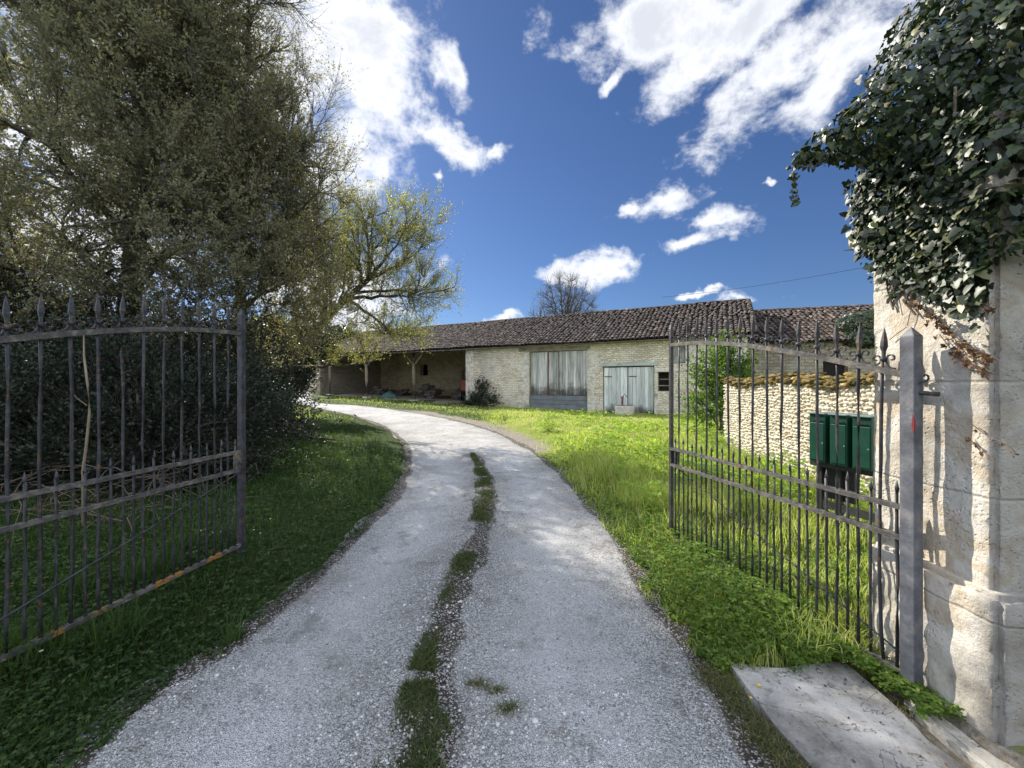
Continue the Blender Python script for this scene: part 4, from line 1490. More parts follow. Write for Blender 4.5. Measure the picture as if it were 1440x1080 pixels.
for i, (x, y, l) in enumerate([(-14.0, 5.2, 2.0), (-14.9, 5.4, 1.7), (-15.6, 5.5, 2.2)]):
    p = at_barn(x, y)
    t = empty('leaning_plank', p, BA, ['dark plank leaning beside the orange trailer', 'shorter plank leaning at the shed back wall', 'long plank leaning behind the right shed post'][i], 'plank', 'planks leaning in the shed')
    MB().box(-.09, .09, -.02, .02, 0, l, M=Matrix.Rotation(-.2, 4, 'X') @ Matrix.Rotation(random.uniform(-.15, .15), 4, 'Y')).build('board', M['wood_old'], t)

# power cable
mb = MB()
A, B = P(930, 418, 30), P(1330, 352, 22)
pts = []
for i in range(25):
    t_ = i / 24
    p = A * (1 - t_) + B * t_
    p[2] -= .6 * 4 * t_ * (1 - t_) * .5
    pts.append(p)
mb.tube(pts, .012, 5)
tag(mb.build('power_cable', M['cable']), 'thin dark overhead cable sagging over the tiled roofs', 'cable')

# far boundary wall, left
bwl = empty('boundary_wall', (-15.5, 34, .6), R(8), 'pale low boundary wall beyond the bend of the drive', 'wall')
mb = MB(); wall_panel(mb, -12, 1.6, 0, 1.5, 0, .4, []); mb.build('masonry', m_rubble('pale_masonry', .3, .14, .3, (1.1, 1.05, .98)), bwl)
mb = MB(); mb.box(-12.1, 1.7, -.08, .48, 1.5, 1.6); mb.build('coping', M['concrete'], bwl)


# ------------------------------------------------------------------ trees
def grow(name, label, cat, base, trunk, blobs, counts, radii, leafs, leaf_mat, bark, seed, leaf_size=(.035, .06), upsweep=.3, group=None, leaf_clip=None, twig_mat=None, curl=.12, leaf_w=.5, low=None, twl=.75):
    """trunk: polyline (relative to base); blobs: (cx,cy,cz,rx,ry,rz,weight,leafiness) world"""
    gq = np.random.default_rng(seed)
    base = np.array(base, float)
    root = empty(name, tuple(base), 0, label, cat, group)
    trunk = np.array(trunk, float) + base
    tr = catmull(trunk, 5)
    B = np.array(blobs, float)
    nodes = tr
    ndir = unit(np.gradient(tr, axis=0))
    nrad = np.linspace(radii[0], radii[0] * .45, len(tr))
    nplen = np.r_[0, np.cumsum(np.linalg.norm(np.diff(tr, axis=0), axis=1))]
    keepl = np.ones(len(tr), bool)
    Vt_, Qt = tubes_np(tr[None], nrad[None], 10)
    np_mesh('trunk', Vt_ - base, [Qt], bark, root, smooth=True)
    Vall, Qall, off = [], [], 0
    leafP, leafD = [], []
    for lev, cnt_ in enumerate(counts):
        wgt = B[:, 6] * (B[:, 3] * B[:, 4] * B[:, 5]) ** .8
        bi = gq.choice(len(B), cnt_, p=wgt / wgt.sum())
        d = unit(gq.normal(size=(cnt_, 3)))
        rr_ = gq.random(cnt_) ** (1 / 3.) if lev else gq.uniform(.45, .9, cnt_)
        tips = B[bi, :3] + d * rr_[:, None] * B[bi, 3:6]
        if lev >= 3:
            pool = np.where(nlev >= 1)[0]
            att = gq.choice(pool, cnt_, p=(lambda q_: q_ / q_.sum())(np.where(nlev[pool] >= 2, 1., .25)))
            bi = nblob[att]
            dirn = unit(unit(ndir[att]) * 1.0 + gq.normal(size=(cnt_, 3)) * .5 + [0, 0, upsweep * .9])
            tips = nodes[att] + dirn * gq.uniform(.22, twl, cnt_)[:, None]
        if low is not None:
            tips[:, 2] = np.maximum(tips[:, 2], low)
        # attach
        cand = np.arange(len(nodes)) if lev < 2 else np.where(nlev >= lev - 2)[0]
        NP, ND = nodes[cand], ndir[cand]
        kd = KDTree(len(cand) if lev < 3 else 1)
        for q_, p_ in enumerate(NP if lev < 3 else NP[:1]):
            kd.insert(p_, q_)
        kd.balance()
        kn = min(len(cand) if lev < 3 else 1, 60 if lev < 2 else 14)
        nb = np.array([[r_[1] for r_ in kd.find_n(tp, kn)] for tp in tips])
        df = tips[:, None] - NP[nb]
        ds = np.linalg.norm(df, axis=2)
        cosv = (df * ND[nb]).sum(2) / (ds + 1e-6)
        minl = (1.5, .8, .35, .15)[min(lev, 3)]
        cost = ds * (1.5 - .8 * cosv) + (df[:, :, 2] < 0) * .15 * ds + (ds < minl * .5) * 2
        att = cand[nb[np.arange(cnt_), np.argmin(cost, 1)]] if lev < 3 else att
        p0, d0, r0 = nodes[att], ndir[att], nrad[att]
        m = (10, 8, 6, 4, 4)[lev]
        ln = np.linalg.norm(tips - p0, axis=1, keepdims=True)
        # limit very long segments for fine levels
        mx = (99, 99, 2.2, 1.1, .7)[lev]
        f = np.minimum(1, mx / (ln + 1e-6))
        tips = p0 + (tips - p0) * f
        ln = ln * f
        c1 = p0 + unit(d0 * .6 + unit(tips - p0)) * ln * .33 + np.array([0, 0, upsweep * -.1]) * ln * .3
        c2 = tips - unit((tips - p0) + np.array([0, 0, upsweep * .35]) * ln) * ln * .35
        t = np.linspace(0, 1, m)[None, :, None]
        PT = (1 - t) ** 3 * p0[:, None] + 3 * t * (1 - t) ** 2 * c1[:, None] + 3 * t * t * (1 - t) * c2[:, None] + t ** 3 * tips[:, None]
        wob_ = gq.normal(size=PT.shape) * ln[:, None] * .014 * np.sin(t * PI)
        PT = PT + wob_
        rs = np.minimum(radii[lev + 1] * gq.uniform(.7, 1.2, cnt_), r0 * .8)
        re = rs * .3
        RD = rs[:, None] * (1 - np.linspace(0, 1, m)[None]) + re[:, None] * np.linspace(0, 1, m)[None]
        V, Q = tubes_np(PT, RD, (8, 6, 5, 3, 3)[lev])
        Vall.append(V); Qall.append(Q + off); off += len(V)
        dirs = np.gradient(PT, axis=1)
        newn = PT[:, 1:].reshape(-1, 3)
        if lev == 0:
            nlev = np.zeros(len(nodes)) - 1
            nblob = np.zeros(len(nodes), int)
        nodes = np.vstack([nodes, newn])
        ndir = np.vstack([ndir, unit(dirs[:, 1:]).reshape(-1, 3)])
        nrad = np.r_[nrad, RD[:, 1:].ravel()]
        nlev = np.r_[nlev, np.full(len(newn), lev)]
        nblob = np.r_[nblob, np.repeat(bi, m - 1)]
        if lev >= len(counts) - 2:
            lf_ = B[bi, 7]
            n_l = int(leafs * (1 if lev == len(counts) - 1 else .6))
            tsel = gq.uniform(.15, 1.0, (cnt_, n_l)) * (m - 1)
            i0 = np.minimum(tsel.astype(int), m - 2)
            ft = (tsel - i0)[..., None]
            ii = np.arange(cnt_)[:, None]
            LP = PT[ii, i0] * (1 - ft) + PT[ii, i0 + 1] * ft
            LD = PT[ii, i0 + 1] - PT[ii, i0]
            kp = gq.random((cnt_, n_l)) < lf_[:, None]
            leafP.append(LP[kp]); leafD.append(unit(LD[kp]))
    np_mesh('branches', np.vstack(Vall) - base, [np.vstack(Qall)], twig_mat or bark, root)
    LP, LD = np.vstack(leafP), np.vstack(leafD)
    LP = LP + gq.normal(size=LP.shape) * .012
    LDr = LD * .7 + gq.normal(size=LD.shape) * .65 + [0, 0, .15]
    Vl, Ql = leaf_quads(LP, LDr, gq.uniform(leaf_size[0], leaf_size[1], len(LP)), leaf_w, g=gq)
    big = .5 + .5 * vnoise(LP[:, 0] + LP[:, 2] * .6, LP[:, 1] + LP[:, 2] * .5, 1.3, seed)
    rv = np.clip(gq.random(len(LP)) * .6 + big * .4, 0, 1)
    np_mesh('foliage', Vl - base, [Ql], leaf_mat, root, rnd=rv)
    return root, len(LP)


from mathutils.kdtree import KDTree
stat = []
# dense budding tree nearest the left gate
def gz0(x, y): return float(g(x, y))
stat.append(grow('budding_tree', 'huge dense olive brown tree filling the upper left above the left gate', 'tree', (-7.9, 8.2, gz0(-7.6, 7.6) - .1),
     [(0, 0, 0), (.1, 0, 1.2), (-.1, .1, 2.6), (.1, 0, 4.2), (.3, .1, 6.5), (.2, 0, 9)],
     [(-6.4, 7.0, 6.6, 1.9, 1.5, 2.6, 1.3, 1), (-8.6, 6.8, 4.0, 2.2, 1.4, 1.6, 1.2, 1), (-5.5, 7.0, 4.2, 1.5, 1.3, 1.6, 1.3, 1), (-9.9, 7.8, 8.0, 1.7, 1.6, 2.0, 1, 1),
      (-6.3, 7.0, 9.2, 2.0, 1.6, 2.0, 1.2, 1), (-5.0, 8.0, 6.2, 1.0, 1.4, 1.8, 1, .9), (-8.2, 7.2, 9.8, 1.8, 1.6, 1.7, 1, 1), (-10.5, 7.2, 4.6, 1.8, 1.4, 1.6, 1, 1), (-7.4, 6.6, 2.9, 2.2, 1.0, 1.0, .9, 1)],
     (22, 200, 2400, 19000), (.26, .10, .036, .012, .0042), 12, M['leaf_olive'], M['bark'], 11, (.04, .068), .35))
# second tree, bare twigs at its top right
stat.append(grow('budding_tree', 'tall tree beside the dense one, with bare twiggy top against the bright cloud', 'tree', (-6.5, 9.3, gz0(-6.5, 9.3) - .1),
     [(0, 0, 0), (.1, 0, 1.6), (.3, -.2, 3.2), (.5, -.5, 5.2), (.8, -.7, 6.8)],
     [(-5.2, 8.4, 5.4, 1.3, 1.3, 1.8, 1.4, 1), (-4.5, 8.3, 3.9, 1.1, 1.1, 1.0, 1.3, 1), (-3.9, 8.0, 5.7, .85, .9, 1.2, .9, .35), (-4.1, 7.8, 7.2, .8, .8, 1.2, .9, .14), (-4.8, 7.9, 8.7, 1.0, .9, 1.4, .9, .12),
      (-6.2, 8.6, 7.4, 1.5, 1.3, 2.0, 1.2, .9), (-8.2, 9.6, 7.0, 2.0, 1.5, 2.6, 1, 1), (-5.9, 8.3, 9.9, 1.5, 1.1, 1.3, .8, .2), (-8.8, 9.6, 10.4, 2, 1.4, 1.8, .8, .8), (-5.0, 8.5, 2.7, 1.1, .9, .8, 1, 1)],
     (22, 200, 2000, 16000), (.16, .055, .024, .010, .004), 12, M['leaf_bud'], M['bark'], 12, (.035, .06), .5))
# yellow-green tree leaning right over the drive
stat.append(grow('young_tree', 'spreading tree with fresh yellow green leaves reaching over the drive', 'tree', (-7.6, 12.6, gz0(-7.6, 12.6) - .1),
     [(0, 0, 0), (.2, 0, 1.2), (.9, -.1, 2.5), (2.0, -.3, 3.7), (3.2, -.5, 4.7)],
     [(-6.6, 12.4, 4.6, 1.5, 1.2, 2.0, 1.0, .5), (-3.9, 12.0, 5.7, 1.8, 1.4, 1.7, 1.1, .7), (-2.6, 11.8, 4.4, 1.25, 1.2, .8, 1, .75), (-4.0, 12.0, 3.4, 1.7, 1.3, .6, 1.2, .7), (-3.1, 12, 3.0, .9, .8, .4, .8, 1), (-2.9, 12, 6.6, .9, 1.1, 1.1, .7, .8), (-5.4, 12, 5.8, 1.5, 1.5, 1.6, .9, .9), (-4.9, 12.2, 2.6, .8, .9, .5, .7, 1.0)],
     (20, 130, 1000, 8000), (.17, .06, .024, .009, .0038), 9, M['leaf_yellow'], M['bark'], 13, (.04, .062), .9))
# evergreen shrubs
def shrub(name, label, cat, base, blobs, n_, seed, mat, size, group=None, low=.05, counts=None):
    stat.append(grow(name, label, cat, base, [(0, 0, 0), (.02, .02, .35), (-.03, 0, .8), (.05, 0, 1.2)], blobs,
        counts or (14, 100, 700, int(n_ * 1.3)), (.07, .035, .018, .008, .004), 10, mat, M['bark'], seed, size, .5, group, leaf_w=.6, low=low))


shrub('evergreen_shrub', 'dark rounded evergreen bush by the free end of the left gate', 'shrub', (-7.4, 11.3, gz0(-7.4, 11.3)),
      [(-7.4, 11.3, .9, 1.1, .9, .9, 1, 1), (-7.3, 11.4, 1.9, .9, .9, .8, 1, 1), (-8.2, 11.2, 1.8, 1.0, 1.0, 1.2, .8, 1), (-6.7, 10.9, .45, .7, .6, .4, .6, 1)], 4320, 21, M['leaf_hedge'], (.035, .062), 'dark evergreen shrubs on the left')
shrub('evergreen_shrub', 'dark evergreen bush filling the view through the middle of the left gate', 'shrub', (-6.3, 7.2, 0),
      [(-6.3, 7.2, 1.1, 1.3, 1.0, 1.1, 1, 1), (-5.4, 7.4, 1.9, 1.0, .9, 1.0, .8, 1), (-7.4, 7.3, 1.8, 1.3, 1, 1.3, .8, 1), (-5.0, 8.2, .9, .9, .9, .9, .6, 1)], 4590, 22, M['leaf_hedge'], (.035, .062), 'dark evergreen shrubs on the left')
shrub('evergreen_shrub', 'dark undergrowth bush closest behind the left gate bars', 'shrub', (-5.2, 5.5, 0),
      [(-5.0, 5.6, .8, 1.1, .7, .8, 1, 1), (-6.6, 5.4, 1.0, 1.2, .7, 1.0, .9, 1), (-4.5, 6.2, 1.0, .8, .7, 1.0, .8, 1), (-7.6, 5.0, .8, 1, .7, .8, .7, 1), (-5.8, 5.6, 1.8, 1.0, .7, .6, .7, 1)], 4860, 25, M['leaf_hedge'], (.035, .062), 'dark evergreen shrubs on the left')
shrub('evergreen_shrub', 'dark evergreen bush at the far left edge behind the gate bars', 'shrub', (-8.6, 6.2, 0),
      [(-8.4, 6.4, 1.1, 1.5, 1.0, 1.1, 1, 1), (-8.6, 6.6, 2.4, 1.4, 1, 1.0, .8, 1), (-7.2, 6.0, .7, .8, .8, .6, .7, 1), (-10.2, 6.6, 1.6, 1.2, 1, 1.5, .8, 1)], 4590, 23, M['leaf_hedge'], (.035, .062), 'dark evergreen shrubs on the left')
shrub('evergreen_shrub', 'dark bush under the yellow green tree near the shed', 'shrub', (-8.7, 15.6, gz0(-8.7, 15.6)),
      [(-8.8, 15.6, 2.0, .8, 1.0, 1.0, 1, 1), (-7.9, 15.6, 3.1, 1.0, 1.0, .6, 1, 1), (-9.6, 15.6, 2.4, 1.2, 1, 1.6, .8, 1)], 2600, 24, M['leaf_dark'], (.07, .11), 'dark evergreen shrubs on the left')

# low dry twigs behind the left gate (dead brushwood)
dead = empty('brushwood', (-4.4, 5.2, 0), 0, 'tangle of thin dry twigs on the bank behind the left gate', 'brushwood')
Vall, Qall, off = [], [], 0
NB = 260
p0 = np.stack([rng.uniform(-2.6, .7, NB), rng.uniform(-1.4, .9, NB), rng.uniform(.02, .5, NB)], 1)
dd_ = np.stack([rng.normal(0, .55, NB), rng.normal(0, .35, NB), rng.uniform(-.1, .5, NB)], 1)
t = np.linspace(0, 1, 6)[None, :, None]
PT = p0[:, None] + dd_[:, None] * t * 1.1 + np.array([0, 0, -.3]) * t ** 2 + rng.normal(size=(NB, 6, 3)) * .02
Vb, Qb = tubes_np(PT, np.linspace(.007, .002, 6)[None] * rng.uniform(.6, 1.4, (NB, 1)), 4)
np_mesh('twigs', Vb, [Qb], M['twig'], dead)
# one tall pale sapling stem behind the bars
sap = empty('sapling', (-4.15, 4.0, .05), 0, 'slender pale bare sapling stem seen between the left gate bars', 'sapling')
pts = [P(117, 660, 4.0), P(121, 630, 4.0), P(126, 580, 4.0), P(123, 540, 4.0), P(118, 500, 4.0), P(118, 470, 4.0)]
pts = [np.array([pts[0][0], 4.0, .02])] + pts
MB().tube([p - [-4.15, 4.0, .05] for p in pts], [.014, .013, .012, .011, .010, .009, .006], 6).build('stem', M['bark_pale'], sap, smooth=True)
MB().tube([P(122, 570, 4) - [-4.15, 4.0, .05], P(108, 560, 3.95) - [-4.15, 4.0, .05], P(98, 546, 3.9) - [-4.15, 4.0, .05]], [.006, .005, .003], 5).build('twig', M['bark_pale'], sap)

# bare tree behind the barn
stat.append(grow('bare_tree', 'leafless round-headed tree rising behind the barn roof', 'tree', (5.4, 42, .8),
     [(0, 0, 0), (0, 0, 2), (.2, 0, 4), (.1, 0, 6)],
     [(5.6, 42, 10.4, 3.4, 2.8, 3.0, 1, .12), (4.0, 42, 9.0, 2.4, 2, 2.2, .7, .12), (7.4, 42, 9.0, 2.4, 2, 2.4, .7, .12), (5.6, 42, 12.0, 2.2, 1.8, 1.6, .7, .1)],
     (34, 240, 1300, 3800), (.28, .10, .046, .025, .015), 2, M['leaf_bud'], M['twig_grey'], 15, (.08, .12), .8, twl=1.6))

# bushes by the barn
shrub('elder_bush', 'bright green leafy bush beyond the right gate in front of the barn', 'bush', (6.1, 11.6, gz0(6.1, 11.6)),
      [(6.1, 11.6, 1.9, .75, .6, .75, 1, 1), (6.5, 11.7, 1.2, .7, .6, .7, .8, 1), (5.6, 11.6, .9, .5, .5, .6, .6, .9), (6.3, 11.6, 2.5, .45, .4, .4, .5, .8)], 1100, 31, M['leaf_elder'], (.06, .10), None, .1, (10, 50, 240, 900))
pb_ = at_barn(-10.1, -.45)
shrub('wall_shrub', 'dark scrubby bush against the barn wall beside the open shed', 'bush', pb_,
      [(pb_[0], pb_[1], .7, .45, .3, .45, 1, .7), (pb_[0] - .5, pb_[1] + .2, .5, .4, .3, .4, .6, 1), (pb_[0] + .1, pb_[1], 1.4, .3, .3, .45, .5, .8), (pb_[0] + .7, pb_[1] - .3, .5, .4, .3, .35, .5, 1)], 400, 32, M['leaf_dark'], (.07, .12), None, .1, (8, 30, 110, 320))
# ivy on the wing roof, weeds by the wall
pi_ = (16.6, 17.0, 3.6)
ivr = empty('roof_ivy', (16.0, 17.0, 0), 0, 'grey green climber spreading over the outbuilding roof beside the pillar', 'climber')
pp = []
for (x, y, z_, rx, ry, rz_) in ((15.6, 17.3, 4.2, 1.5, .9, .6), (17.2, 17.3, 4.7, 1.6, 1, .7), (14.9, 16.9, 3.5, .9, .6, .4), (16.6, 16.8, 3.3, 1.5, .5, .5)):
    d = unit(rng.normal(size=(1500, 3)))
    pp.append(np.array([x, y, z_]) + d * np.array([rx, ry, rz_]) * rng.uniform(.7, 1, (1500, 1)))
pp = np.vstack(pp)
Vv_, Tt_, kk = ivy_leaves(pp, unit(pp - [16, 18.5, 3.4]), rng.uniform(.09, .15, len(pp)))
np_mesh('foliage', Vv_ - [16, 17, 0], [Tt_], M['ivy'], ivr, rnd=np.repeat(rng.random(len(pp)), kk))
MB().tube([(.2, -.6, 0), (.1, -.6, 1.6), (.3, -.4, 3.2), (0, .3, 4.2)], [.07, .06, .05, .03], 7).build('stem', M['bark'], ivr)

# distant tree masses
def mass(name, label, pts, hh, dep, n_, seed, size):
    gq = np.random.default_rng(seed)
    pts = np.array(pts, float)
    i = gq.integers(0, len(pts) - 1, n_)
    t = gq.random((n_, 1))
    c = pts[i] * (1 - t) + pts[i + 1] * t
    prof = hh * (.75 + .25 * vnoise(c[:, 0], c[:, 1], .25, seed) + .12 * vnoise(c[:, 0], c[:, 1], .9, seed + 1))
    z = gq.random(n_) ** .8 * prof
    off_ = gq.normal(size=n_) * dep * np.sqrt(np.clip(1 - (z / (hh * 1.15)) ** 2, .05, 1))
    p = np.stack([c[:, 0] + gq.normal(size=n_) * .5, c[:, 1] + off_, z + g(c[:, 0], c[:, 1])], 1)
    Vq, Qq = leaf_quads(p, gq.normal(size=(n_, 3)), gq.uniform(*size, n_), .6, g=gq)
    o = np_mesh(name, Vq, [Qq], M['hedge_far'], None, rnd=gq.random(n_))
    return tag(o, label, kind='stuff')


mass('far_woodland', 'dark wood closing the view at the far left', [(-75, 52), (-45, 56), (-20, 60)], 9, 2.5, 42000, 41, (.35, .7))
mass('far_hedge', 'dark undergrowth behind the trees on the left', [(-34, 17), (-22, 18), (-13, 17)], 5.0, 1.2, 30000, 42, (.12, .22))

# ------------------------------------------------------------------ grass and ground cover
def sample_ground(N, ymin, ymax, seed, slack=1.0):
    gq = np.random.default_rng(seed)
    Y = np.exp(gq.uniform(math.log(ymin), math.log(ymax), N))
    X = gq.uniform(-1, 1, N) * (Y * 1.36 + slack)
    return X, Y, gq


def blocked(X, Y):
    lx = (X - E0[0]) * .885 - (Y - E0[1]) * .466
    ly = (X - E0[0]) * .466 + (Y - E0[1]) * .885
    b = (ly > -.02) & (lx > -11.4) & (lx < 3.3)
    b |= (ly > .6) & (lx <= -11.4) & (lx > -26)
    b |= (X > 2.04) & (X < 2.95) & (Y > 1.6) & (Y < 2.42)
    b |= in_poly(X + .05 * vnoise(X, Y, 9, 91), Y + .07 + .07 * vnoise(X, Y, 7, 92), SLAB)
    d = np.cross
    wx = (X - WA[0]) * (WB - WA)[0] / wl + (Y - WA[1]) * (WB - WA)[1] / wl
    wy = -(X - WA[0]) * (WB - WA)[1] / wl + (Y - WA[1]) * (WB - WA)[0] / wl
    b |= (wx > -.1) & (wx < wl + .1) & (wy < .03) & (wy > -.4)
    return b


def blades(X, Y, Z, H, W, gq, lean=.35):
    N = len(X)
    a = gq.uniform(0, 2 * PI, N)
    side = np.stack([np.cos(a), np.sin(a), np.zeros(N)], 1)
    ld = np.stack([gq.normal(size=N), gq.normal(size=N), np.zeros(N)], 1) * lean
    b = np.stack([X, Y, Z - .01], 1)
    up = np.array([0, 0, 1.])
    H, W = H[:, None], W[:, None]
    m = b + up * H * .55 + ld * H * .3
    t = b + up * H * (1 - .25 * np.linalg.norm(ld, axis=1, keepdims=True)) + ld * H * .95
    V = np.stack([b - side * W / 2, b + side * W / 2, m + side * W * .4, m - side * W * .4, t], 1)
    i = np.arange(N)[:, None] * 5
    return V.reshape(-1, 3), i + np.array([[0, 1, 2, 3]]), i + np.array([[3, 2, 4]])


def make_grass(name, label, N, ymin, ymax, seed, cond, hfun, wfun, mat, lean=.35, rfun=None):
    X, Y, gq = sample_ground(N, ymin, ymax, seed)
    sd = road_sd(X, Y)
    k = (sd + vnoise(X, Y, 5, 51) * .09 + vnoise(X, Y, 16, 52) * .05 > -.03) & ~blocked(X, Y) & cond(X, Y, gq, sd)
    k &= ~((X > -6) & (Y > 9) & (sd < .9) & (gq.random(len(X)) > .12 + .7 * np.clip(sd / .9, 0, 1) ** 2) & (X + Y > 4))
    X, Y, sd = X[k], Y[k], sd[k]
    Z = ground_z(X, Y, sd)
    H, W = hfun(X, Y, gq, sd), wfun(Y)
    V, Q, T = blades(X, Y, Z, H, W, gq, lean)
    r = np.clip(gq.random(len(X)) * .75 + .25 * (vnoise(X, Y, 1.4, 53) * .5 + .5), 0, 1) if rfun is None else rfun(X, Y, gq)
    o = np_mesh(name, V, [Q, T], mat, None, rnd=np.r_[r, r])
    tag(o, label, kind='stuff')
    return len(X)


def fade_edge(sd): return np.clip(.35 + sd / .5, .3, 1)


wf = lambda Y: .0042 * (1 + Y / 4.5)
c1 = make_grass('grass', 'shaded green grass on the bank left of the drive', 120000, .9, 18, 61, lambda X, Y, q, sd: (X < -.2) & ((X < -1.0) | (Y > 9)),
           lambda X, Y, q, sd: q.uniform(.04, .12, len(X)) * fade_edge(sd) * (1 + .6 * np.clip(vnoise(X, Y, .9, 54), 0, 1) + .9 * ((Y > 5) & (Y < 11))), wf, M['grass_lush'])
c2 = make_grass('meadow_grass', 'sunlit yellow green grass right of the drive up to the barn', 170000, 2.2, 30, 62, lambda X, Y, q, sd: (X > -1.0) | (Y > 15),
           lambda X, Y, q, sd: q.uniform(.05, .15, len(X)) * (1 + 1.6 * np.clip(vnoise(X, Y, 1.9, 97), 0, 1) * ((sd < 2.2) & (Y < 10))) * fade_edge(sd) * (1 + 1.0 * np.clip(vnoise(X, Y, .8, 55), 0, 1)) * np.where(Y > 11, .8, 1) * np.where((Y > 10) & (sd < 1.2), .4, 1), wf, M['grass'])
# tall tufts right of the bend
def tuft(X, Y, q, sd):
    return ((np.hypot((X - 1.75) / .7, (Y - 7.2) / 1.2) < 1) | (np.hypot((X - 2.1) / .7, (Y - 5.2) / .9) < 1) | ((np.hypot((X - 4.3) / .5, (Y - 6.6) / 2.3) < 1) & (q.random(len(X)) < .5))) & (sd > .02)
c3 = make_grass('tall_grass', 'tall seedy grass tufts on the right verge', 150000, 4, 9, 63, tuft, lambda X, Y, q, sd: q.uniform(.12, .45, len(X)) * np.clip(.4 + sd / .6, .4, 1) * (.8 + .4 * vnoise(X, Y, 3, 59)), lambda Y: .006 + 0 * Y, M['grass'], .4, lambda X, Y, q: np.clip(.08 + .85 * q.random(len(X)) ** 1.3, 0, 1))


def lclump(X, Y, q, sd):
    m_ = np.zeros(len(X), bool)
    for px_, py_, r_ in ((215, 830, .16), (160, 920, .14), (20, 960, .2), (255, 800, .12), (330, 905, .06), (100, 860, .1)):
        p_ = GP(px_, py_)
        m_ |= np.hypot(X - p_[0], Y - p_[1]) < r_
    return m_ & (q.random(len(X)) < .5)
c3 += make_grass('tall_verge_grass', 'taller grass clumps at the foot of the left gate', 260000, 1.2, 4, 68, lclump, lambda X, Y, q, sd: q.uniform(.12, .30, len(X)), lambda Y: .005 + 0 * Y, M['grass_lush'], .4)


# clover and small-leaved ground cover: horizontal leaflets at varied height
def make_cover(name, label, N, ymin, ymax, seed, cond, hfun, size, mat):
    X, Y, gq = sample_ground(N, ymin, ymax, seed)
    sd = road_sd(X, Y)
    k = (sd + vnoise(X, Y, 5, 51) * .07 + vnoise(X, Y, 16, 52) * .035 > -.02) & ~blocked(X, Y)
    k &= cond(X, Y, gq, sd)
    X, Y, sd = X[k], Y[k], sd[k]
    n_ = len(X)
    Z = ground_z(X, Y, sd) + hfun(X, Y, gq, sd)
    p = np.stack([X, Y, Z], 1)
    a = gq.uniform(0, 2 * PI, n_)
    Vs, Qs = [], []
    s_ = gq.uniform(*size, n_) * (1 + Y / 7)
    for j in range(3):
        aa = a + j * 2.1
        d = np.stack([np.cos(aa), np.sin(aa), gq.uniform(-.2, .45, n_)], 1)
        V, Q = leaf_quads(p, d, s_, .85, .08, up=np.array([0, 0, 1.]), g=gq)
        Vs.append(V); Qs.append(Q + j * n_ * 4)
    r = np.clip(gq.random(n_) * .7 + .3 * (vnoise(X, Y, 2.0, 57) * .5 + .5), 0, 1)
    o = np_mesh(name, np.vstack(Vs), [np.vstack(Qs)], mat, None, rnd=np.tile(r, 3))
    tag(o, label, kind='stuff')
    return n_


c4 = make_cover('clover', 'dark green clover on the left verge beside the gravel', 75000, .9, 9, 64, lambda X, Y, q, sd: (X < -.8),
           lambda X, Y, q, sd: q.uniform(.005, .09, len(X)) * fade_edge(sd) * (1 + .5 * vnoise(X, Y, 2.5, 56)), (.011, .020), M['clover_dark'])
mound = lambda X, Y: np.exp(-(((X - 1.25) / .55) ** 2 + ((Y - 2.9) / .75) ** 2)) + .6 * np.exp(-(((X - 1.7) / .5) ** 2 + ((Y - 4.2) / .9) ** 2))
c5 = make_cover('low_weeds', 'mounded small leaved weeds around the right gate foot', 150000, 1.8, 9, 65, lambda X, Y, q, sd: (X > .3) & (q.random(len(X)) < np.clip(1.35 - Y / 9, .2, 1)) & ~((X < 1.5) & (Y < 2.16 + .1 * vnoise(X, Y, 6, 96))),
           lambda X, Y, q, sd: (q.random(len(X)) ** .6) * (.05 + .17 * mound(X, Y)) * np.clip(.25 + sd / .3, .2, 1) * (1 + .35 * vnoise(X, Y, 4, 58)), (.011, .021), M['clover'])

c5 += make_cover('meadow_weeds', 'bright yellow green leafy weeds spread through the meadow', 16000, 4.5, 17, 66, lambda X, Y, q, sd: (X > .8) & (sd > .5) & (vnoise(X, Y, .75, 93) + .5 * vnoise(X, Y, 2.2, 94) > .0),
           lambda X, Y, q, sd: q.uniform(.05, .34, len(X)) * (1 + .5 * vnoise(X, Y, 1.5, 95)), (.020, .040), M['leaf_green'])
# weeds on the centre strip
gq = np.random.default_rng(70)
NN = 60000
ti = gq.random(NN) ** 1.0 * (len(ST) - 1)
i0 = ti.astype(int).clip(0, len(ST) - 2)
base_ = ST[i0] * (1 - (ti - i0)[:, None]) + ST[i0 + 1] * (ti - i0)[:, None]
offx = gq.normal(size=NN) * .075
X, Y = base_[:, 0] + offx, base_[:, 1] + gq.normal(size=NN) * .02
patch = vnoise(Y * 0 + 1, Y, 2.3, 71) + .5 * vnoise(X, Y, 6, 72)
wloc = np.interp(Y, [1.0, 1.75, 2.0, 2.25, 2.6, 3.1, 3.6, 4.3, 5.5, 6.8, 7.6, 9], [.16, .15, .10, .055, .05, .07, .08, .10, .13, .14, .08, .02])
k = (gq.random(NN) < .75) & (np.abs(offx) < wloc * (1 + .35 * vnoise(X, Y, 8, 73))) & (patch > np.interp(Y, [1.85, 2.05, 3.0, 4.0], [-.8, -.12, -.25, -.8])) & (Y > .6)
X, Y = X[k], Y[k]
Z = g(X, Y) + .035
H = gq.uniform(.015, .055, len(X)) * (1 + .5 * vnoise(X, Y, 4, 74))
V, Q, T = blades(X, Y, Z, H, np.full(len(X), .0042) * (1 + Y / 6), gq, .8)
r = gq.random(len(X)) * .8
o = np_mesh('centre_strip_grass', V, [Q, T], M['strip'], None, rnd=np.r_[r, r])
tag(o, 'thin strip of low grass between the two wheel tracks', kind='stuff')
